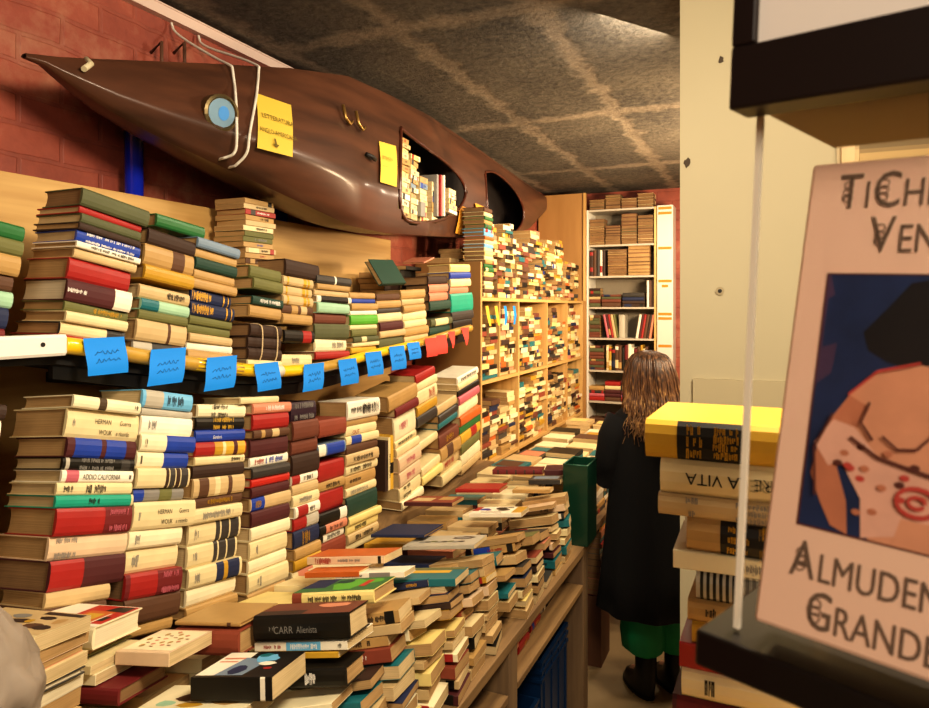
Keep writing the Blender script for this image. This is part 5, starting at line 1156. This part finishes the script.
# white plastic bag in the near corner
m_, nt_, b_ = newmat('thin_white_plastic'); b_.inputs['Base Color'].default_value = lin('857768'); b_.inputs['Roughness'].default_value = .75; b_.inputs['Subsurface Weight'].default_value = .2; b_.inputs['Subsurface Radius'].default_value = (.02, .015, .01)
BAGM = m_
bc_ = P(-24, 694, .80)
bag = MB(); rings = []; rr = random.Random(3)
from mathutils import noise as mn
nU, nVv = 40, 22
for j in range(nVv):
    v = j/(nVv-1); ph = v*PI; ring = []
    rad_ = .068*math.sin(ph)**.6*(1-.25*v)+.004
    for i in range(nU):
        a = 2*PI*i/nU; p0 = Vector((math.cos(a)*2.2, math.sin(a)*2.2, v*4.2))
        fold = 1+.22*mn.noise(p0*1.1)+.14*abs(mn.noise(p0*2.7))-.06*abs(mn.noise(p0*5.5))
        ring.append(tuple(bc_+Vector((rad_*fold*math.cos(a), rad_*fold*math.sin(a), -.10+.20*v+.02*mn.noise(p0*1.7)))))
    rings.append(ring)
bag.loft(rings, BAGM, caps=True, smooth=True)
tag(bag.build('plastic_bag'), 'crumpled white plastic bag on the pile in the near lower corner', 'bag')
z = bc_.z-.10-.006; zz = z
while zz > TABZ+.03:
    t_ = min(random.uniform(.02, .035), zz-TABZ-.001)
    place(T(bc_.x+.09, bc_.y-.09, zz-t_) @ Matrix.Rotation(PI/2+random.uniform(-.05, .05), 4, 'Z'), .2, .17, t_-.0005, random.choice(('cream', 'tan', 'beige')), 'tan', False, [], None, None, None); zz -= t_
STRM = mat('pale_string', 'cbb48c', .8, .1)
tied = [b for b in BOOKS if b['label'] and 'string tied brown' in b['label']]
if len(tied) == 3:
    tp = next(b for b in tied if 'upper' in b['label']); bt = next(b for b in tied if 'lower' in b['label'])
    for k, u in enumerate((.25, .68)):
        Lm = min(b['L'] for b in tied); o_ = .006
        q = [tp['M'] @ Vector((u*Lm, .06, tp['T']+.003)), tp['M'] @ Vector((u*Lm, .0, tp['T']+.003)), tp['M'] @ Vector((u*Lm, -.010, tp['T']*.5)), bt['M'] @ Vector((u*Lm+.004, -.012, bt['T']*.5)), bt['M'] @ Vector((u*Lm+.004, -.004, -.001))]
        mb = MB(); mb.tube(sm(q, 2), .0022, STRM, 5)
        tag(mb.build('string'), f'pale string round three brown volumes above the yellow rail, {"nearer their page ends" if k == 0 else "farther from their page ends"}', 'string', 'strings tying the brown volumes')
# ================================================================== PERSON (seen from behind, browsing)
SKIN = mat('skin', 'd2a183', .5, .08, 20); COATM = mat('black_wool_coat', '050508', .95, .3, 90, bump=.2); GREENF = mat('green_cloth', '14915f', .6, .2, 9, bump=.1); BOOTM = mat('black_boot_leather', '100e0d', .4, .2, 20)
HAIRM, nt, b_ = newmat('brown_hair'); N, Lk = nt.nodes, nt.links
tc = N.new('ShaderNodeTexCoord'); mp = N.new('ShaderNodeMapping'); mp.inputs['Scale'].default_value = (60, 60, 5); no = N.new('ShaderNodeTexNoise'); no.inputs['Scale'].default_value = 1.5
Lk.new(tc.outputs['Object'], mp.inputs[0]); Lk.new(mp.outputs[0], no.inputs['Vector'])
sp = N.new('ShaderNodeSeparateXYZ'); Lk.new(tc.outputs['Object'], sp.inputs[0])
mr = N.new('ShaderNodeMapRange'); mr.inputs[1].default_value = 1.62; mr.inputs[2].default_value = 1.22; mr.inputs[3].default_value = -.12; mr.inputs[4].default_value = .22; Lk.new(sp.outputs['Z'], mr.inputs[0])
ad = N.new('ShaderNodeMath'); Lk.new(no.outputs['Fac'], ad.inputs[0]); Lk.new(mr.outputs[0], ad.inputs[1])
cr = N.new('ShaderNodeValToRGB'); e = cr.color_ramp.elements; e[0].position = .35; e[0].color = lin('38261c'); e[1].position = .85; e[1].color = lin('d0a468'); e2 = e.new(.6); e2.color = lin('6e4a2e')
Lk.new(ad.outputs[0], cr.inputs[0]); Lk.new(cr.outputs[0], b_.inputs['Base Color']); b_.inputs['Roughness'].default_value = .42
PO = Vector((-.535, 3.36, 0))+RT*.03
HEAD_YAW = rad(50)      # heading: left of straight down the passage
# body frame: local +y = facing, +x = her right
PM = Matrix.Translation(PO) @ Matrix.Rotation(rad(36), 4, 'Z')
def skin_obj(name, nodes, edges, m, parent, levels=2, root=0):
    me = bpy.data.meshes.new(name); me.from_pydata([n[0] for n in nodes], edges, []); me.update(); me.materials.append(m)
    o = bpy.data.objects.new(name, me); C.objects.link(o)
    if parent: o.parent = parent
    s = o.modifiers.new('skin', 'SKIN'); s.use_smooth_shade = True
    for i, n in enumerate(nodes):
        r = n[1]; me.skin_vertices[0].data[i].radius = r if isinstance(r, tuple) else (r, r)
    me.skin_vertices[0].data[root].use_root = True
    d = o.modifiers.new('sub', 'SUBSURF'); d.levels = levels; d.render_levels = levels
    return o
nd = []; ed = []
def N_(p, r, par=None):
    nd.append((Vector(p), r))
    if par is not None: ed.append((par, len(nd)-1))
    return len(nd)-1
pel = N_((0, 0, .84), (.13, .10)); wa = N_((0, .0, 1.00), (.105, .085), pel); ch = N_((0, .01, 1.17), (.125, .09), wa); nb = N_((0, .015, 1.31), (.07, .06), ch)
nk = N_((0, .03, 1.37), .05, nb); hd0 = N_((0, .05, 1.43), (.066, .07), nk); hd1 = N_((0, .055, 1.50), (.074, .088), hd0); hd2 = N_((0, .045, 1.565), (.055, .065), hd1)
for s in (-1, 1):
    sh_ = N_((s*.16, .01, 1.27), .055, ch); elb = N_((s*.205, .05, 1.02), .042, sh_); wr = N_((s*.15, .19, 1.02), .030, elb); pm_ = N_((s*.12, .245, 1.01), (.032, .02), wr)
    for q, (dx, ln) in enumerate(((-.024, .055), (-.008, .065), (.008, .06), (.024, .048))):
        k1 = N_((s*(.12-dx*.9), .27+ln*.35, 1.0), .0095, pm_); k2 = N_((s*(.12-dx), .27+ln*.8, .985), .0085, k1); N_((s*(.12-dx), .27+ln*.95, .965), .007, k2)
    t1 = N_((s*(.12-.035), .25, 1.0), .011, pm_); N_((s*(.12-.052), .28, .99), .009, t1)
    hip = N_((s*.085, 0, .78), .095, pel); kn = N_((s*.075+.03, .015 if s > 0 else .03, .44), .062, hip); an = N_((s*.075+.03, -.02, .09), .038, kn); N_((s*.078+.03, .12, .035), (.04, .03), an)
body = skin_obj('person', nd, ed, SKIN, None); body.matrix_world = PM
tag(body, 'woman with long brown hair in a long black coat, seen from behind at the shelves', 'person')
# face details
fm = MB()
hc = Vector((0, .055, 1.495))
nose = [(hc+Vector((0, .085, .01)), .009), (hc+Vector((0, .106, -.02)), .012), (hc+Vector((0, .098, -.032)), .009)]
fm.tube([p for p, r in nose], lambda t: .009+.004*math.sin(t*PI), SKIN, 8); fm.build('nose', body)
for s in (-1, 1):
    em = MB(); c_ = hc+Vector((s*.032, .083, .012)); em.loft([[tuple(c_+Vector((.013*math.cos(a)*k, .004*(1-k), .007*math.sin(a)*k))) for a in [j*PI/6 for j in range(12)]] for k in (1, .6, .1)], mat('eye_white', 'e8e2da', .3), smooth=True)
    em.loft([[tuple(c_+Vector((.005*math.cos(a)*k, .0035+.001*(1-k), .005*math.sin(a)*k))) for a in [j*PI/5 for j in range(10)]] for k in (1, .1)], mat('iris_brown', '3a2416', .2)); em.build('eye', body)
    ea = MB(); ea.tube([hc+Vector((s*.078, .0, .022)), hc+Vector((s*.088, -.014, .012)), hc+Vector((s*.084, -.008, -.012)), hc+Vector((s*.077, .004, -.024))], .008, SKIN, 8); ea.build('ear', body)
mm = MB(); mm.tube([hc+Vector((-.024, .083, -.052)), hc+Vector((0, .093, -.05)), hc+Vector((.024, .083, -.052))], lambda t: .003+.005*math.sin(t*PI), mat('lips', 'a8584e', .4), 8); mm.build('mouth', body)
# coat
def ell(cx, cy, z, rx, ry, n=36, wob=0, ph=0): return [(cx+rx*math.cos(2*PI*k/n)*(1+wob*math.sin(9*2*PI*k/n+ph)), cy+ry*math.sin(2*PI*k/n)*(1+wob*math.sin(9*2*PI*k/n+ph)), z) for k in range(n)]
cm_ = MB()
cm_.loft([ell(0, .0, .405, .255, .215, wob=.045), ell(0, .0, .41, .26, .22, wob=.045), ell(0, 0, .58, .242, .20, wob=.03, ph=.3), ell(0, 0, .80, .222, .175, wob=.012, ph=.5), ell(0, .0, 1.0, .205, .155), ell(0, .0, 1.15, .208, .15), ell(0, .0, 1.25, .208, .14), ell(0, .01, 1.305, .175, .12), ell(0, .02, 1.35, .105, .09), ell(0, .025, 1.395, .08, .078), ell(0, .025, 1.40, .07, .07)], COATM, caps=False, smooth=True)
o = cm_.build('coat', body); so = o.modifiers.new('s', 'SOLIDIFY'); so.thickness = .006
for s in (-1, 1):
    sm_ = MB(); sm_.tube([(s*.155, .0, 1.285), (s*.20, .005, 1.20), (s*.212, .02, 1.10), (s*.212, .05, 1.00), (s*.19, .12, .995), (s*.155, .18, 1.018)], lambda t: .072-.022*t, COATM, 16, caps=True); sl = sm_.build('sleeve', body)
# shoulder bag strap
st_ = MB(); st_.tube([(-.12, -.09, 1.335), (-.03, -.142, 1.22), (.07, -.145, 1.08), (.17, -.12, .93), (.215, -.06, .85)], .008, mat('bag_strap', '16130f', .5), 6); st_.build('strap', body)
zp = MB(); zp.tube([(.02, -.150, 1.13), (.035, -.152, 1.10), (.025, -.152, 1.07)], .0035, mat('metal_clip', 'a9a08c', .3, metal=.8), 6); zp.build('strap_clip', body)
# green trousers gathered below the coat, boots
for s in (-1, 1):
    tr = MB(); x = s*.075+.03
    tr.loft([ell(x, .0, .70, .10, .10, 24), ell(x, .0, .45, .10, .108, 24, .03), ell(x, .005, .30, .105, .11, 24, .05), ell(x, .0, .215, .096, .10, 24, .07), ell(x, -.005, .195, .07, .075, 24, .04), ell(x, -.005, .185, .055, .06, 24)], GREENF, caps=False, smooth=True)
    tr.build('trouser_leg', body)
    bt = MB(); bt.loft([ell(x, -.02, .26, .05, .052, 20), ell(x, -.02, .12, .048, .052, 20), ell(x, -.01, .085, .05, .07, 20), ell(x+s*.003, .03, .055, .05, .115, 20), ell(x+s*.004, .045, .02, .051, .125, 20), ell(x+s*.004, .045, .003, .05, .122, 20)], BOOTM, caps=True, smooth=True)
    b1 = bt.build('boot', body); bs = MB(); bs.loft([ell(x+s*.004, .045, .0005, .054, .128, 20), ell(x+s*.004, .045, .014, .054, .128, 20)], BOOTM); bs.build('sole', b1)
# hair
hm = MB(); rr = random.Random(12)
capr = []
for j in range(9):
    v = j/8; ph = PI*.5*(1-v)  # from equator to top
    capr.append(ell(0, .035-.012*(1-v), 1.50+.097*math.sin(PI/2*v) if j else 1.47, .093*math.cos(PI/2*v*.97), .112*math.cos(PI/2*v*.97), 24))
hm.loft(capr, HAIRM, caps=True, smooth=True)
for k in range(900):
    a = rr.uniform(PI*.92, PI*2.08) if k > 24 else rr.choice((rr.uniform(PI*.75, PI), rr.uniform(0, PI*.25)))
    ca, sa = math.cos(a), math.sin(a); q = rr.uniform(.8, 1.25)
    top = Vector((.02*ca, .04+.02*sa, 1.598)); p1 = Vector((.078*ca*q, .04+.09*sa*q, 1.568)); p2 = Vector((.100*ca*q, .035+.118*sa*q, 1.48)); p3 = Vector((.105*ca*q, .02+.125*sa*q, 1.40))
    ln = rr.uniform(.0, .11); w1 = rr.uniform(-.022, .022); w2 = rr.uniform(-.022, .022)
    p4 = Vector((.115*ca*q+w1, .005+.140*sa*q-.01, 1.335)); p5 = Vector((.132*ca*q-w1+w2, -.01+.150*sa*q-.01, 1.29-ln*.4)); p6 = Vector((.145*ca*q+w2*.6+.5*w1, -.015+.155*sa*q-.008, 1.285-ln))
    hm.tube(sm([top, p1, p2, p3, p4, p5, p6], 1), lambda t: .0012+.0048*math.sin(min(1, t*1.25+.08)*PI)**.7*(1-.45*t), HAIRM, 6)
ho = hm.build('hair', body)
# ================================================================== BUILD THE BOOKS
import numpy as np
def obb(b, e=.0002):
    M = b['M']; h = np.array([b['L']/2, b['W']/2, b['T']/2])-e
    R = np.array(M.to_3x3()); c = np.array(M @ Vector((b['L']/2, b['W']/2, b['T']/2)))
    return c, R, h
def hit(A, Bx):
    ca, Ra, ha = A; cb, Rb, hb = Bx; t = cb-ca
    if t @ t > (np.linalg.norm(ha)+np.linalg.norm(hb))**2: return False
    axes = [Ra[:, i] for i in range(3)]+[Rb[:, i] for i in range(3)]
    for i in range(3):
        for j in range(3):
            x = np.cross(Ra[:, i], Rb[:, j]); n = np.linalg.norm(x)
            if n > 1e-4: axes.append(x/n)
    for x in axes:
        if abs(t @ x) > ha @ np.abs(x @ Ra)+hb @ np.abs(x @ Rb): return False
    return True
def boxobb(a, b_): a, b_ = np.array(a), np.array(b_); return (a+b_)/2, np.eye(3), (b_-a)/2
OBST = [boxobb((-.845, 3.03, TABZ), (-.735, 3.205, 1.105))]+[boxobb((x-.045, y-.04, 0), (x+.045, y+.04, TABZ-.035)) for (x, y) in ((-.80, 2.12), (-.80, 3.08), (-.80, .3))]
OBST += [boxobb((-1.90, y-.018, 0), (BX, y, 1.84)) for y in BAY[1:]]+[boxobb((-1.90, 3.96, 1.386), (BX-.01, 3.975, 1.839)), boxobb((-1.90, BAY[0]-.02, 0), (BX+.004, BAY[0], 2.06)), boxobb((-1.70, .2, TABZ), (-1.385, 3.58, .80))]
for b in BOOKS: b['obb'] = obb(b); b['dead'] = False
cen = np.array([b['obb'][0] for b in BOOKS]); rds = np.array([np.linalg.norm(b['obb'][2]) for b in BOOKS])
PAIRS = []
for i in range(len(BOOKS)-1):
    d2 = ((cen[i+1:]-cen[i])**2).sum(1)
    for j in np.nonzero(d2 < (rds[i+1:]+rds[i])**2)[0]:
        x, z_ = BOOKS[i], BOOKS[i+1+int(j)]
        if hit(x['obb'], z_['obb']): PAIRS.append((x, z_))
for b in BOOKS: b['prio'] = area_of(b)
nm_ = sorted([b for b in BOOKS if b['label'] and b['prio'] > 0 and 'inner column' not in b['label']], key=lambda b: -b['prio'])[:300]
KEEP0 = {id(b) for b in nm_}
def rank(b): return 0 if b['bonus'] else (1 if id(b) in KEEP0 else 2)
for b in BOOKS:
    if rank(b) >= 1 and any(hit(b['obb'], o) for o in OBST): b['dead'] = True
for it in range(9):
    todo = 0
    for b, o in PAIRS:
        if b['dead'] or o['dead'] or not hit(b['obb'], o['obb']): continue
        rb, ro = rank(b), rank(o); todo += 1
        near = b if b['M'].translation.y < o['M'].translation.y else o
        if rb == 2 and ro == 2:
            v = near
            if it > 1: v['dead'] = True; continue
        elif rb == 2 or ro == 2:
            (b if rb == 2 else o)['dead'] = True; continue
        else: v = near if rb == ro == 1 else (b if (rb, -b['M'].translation.y) > (ro, -o['M'].translation.y) else o)
        f = .965
        if it in (3, 4, 7): v['W'] *= f
        else: v['L'] *= f
        v['obb'] = obb(v)
    print('pass', it, 'hits', todo)
    if not todo: break
BOOKS[:] = [b for b in BOOKS if not b['dead']]
for b in BOOKS: b['prio'] = area_of(b)
named = [b for b in BOOKS if b['label'] and b['prio'] > 0 and 'inner column' not in b['label']]
named.sort(key=lambda b: -b['prio'])
keep = named[:300]; kid = {id(b) for b in keep}
for b in keep: build_book(b)
mb = MB()
for b in BOOKS:
    if id(b) in kid: continue
    p = b['M'].translation
    cover_geo(mb, b['L'], b['W'], b['T'], b['hard'], cm(b['col']), b['M']); pages_geo(mb, b['L'], b['W'], b['T'], b['hard'], PAGE[b['page']], b['M'])
    for d in b['deco']:
        if d[0] in ('band', 'marks') and not (d[0] == 'marks' and p.y > 3.4): deco_geo(mb, b['L'], b['T'], b['hard'], d, b['M'])
    if b['art']:
        for a in b['art']:
            if a[0] != 'txt': mb.poly([(x*b['L'], .006+y*(b['W']-.007), b['T']+.0004) for x, y in a[0]], cm(a[1]), b['M'])
tag(mb.build('packed_books'), 'countless small books packed in the bookcases, piles and canoe cockpit', 'books', None, 'stuff')
print('BOOKS', len(BOOKS), 'kept', len(keep))

# ================================================================== LIGHTS, WORLD, CAMERA
def area(name, loc, target, size, power, col, sy=None):
    l = bpy.data.lights.new(name, 'AREA'); l.energy = power; l.color = col; l.size = size
    if sy: l.shape = 'RECTANGLE'; l.size_y = sy
    o = bpy.data.objects.new(name, l); C.objects.link(o); o.location = loc
    d = Vector(target)-Vector(loc); o.rotation_euler = d.to_track_quat('-Z', 'Y').to_euler(); return o
WARM = (1.0, .83, .61); WARM2 = (1.0, .75, .47)
area('ceiling_lamp', (.25, .9, 2.72), (-1.1, 1.5, 1.2), .5, 56, WARM)
area('passage_lamp', (-.35, 2.55, 2.75), (-1.3, 3.2, 1.2), .35, 24, WARM)
area('hidden_lamp', (.25, 4.3, 2.2), (-.9, 5.2, 2.0), .4, 40, WARM2)
area('ceiling_wash', (.2, 3.7, 2.15), (-.5, 4.3, 2.85), .35, 60, WARM2)
area('side_fill', (.22, 3.55, 2.1), (-.5, 3.3, 1.3), .2, 13, WARM2)  # unseen fill behind the partition, added to light the woman's hair
area('far_lamp', (-.55, 5.2, 2.75), (-1.1, 5.2, 1.0), .3, 16, WARM)
area('behind_fill', (.6, -1.0, 2.5), (-1.0, 1.5, 1.3), .8, 24, (1, .85, .67))  # added fill from behind the camera, brightens the near right side
w = bpy.data.worlds.new('World'); bpy.context.scene.world = w; w.use_nodes = True
w.node_tree.nodes['Background'].inputs[0].default_value = (1, .85, .65, 1); w.node_tree.nodes['Background'].inputs[1].default_value = .12
cam = bpy.data.cameras.new('camera'); co = bpy.data.objects.new('camera', cam); C.objects.link(co)
co.location = (0, 0, CAMZ); co.rotation_euler = (PI/2, 0, YAW)
cam.sensor_width = 36; cam.lens = FPX/929*36; cam.shift_y = -(354-HY)/929; cam.clip_start = .02
cam.dof.use_dof = True; cam.dof.focus_distance = 1.9; cam.dof.aperture_fstop = 16
bpy.context.scene.camera = co
sc = bpy.context.scene
sc.view_settings.view_transform = 'Standard'; sc.view_settings.look = 'Medium High Contrast'; sc.view_settings.exposure = 0.0
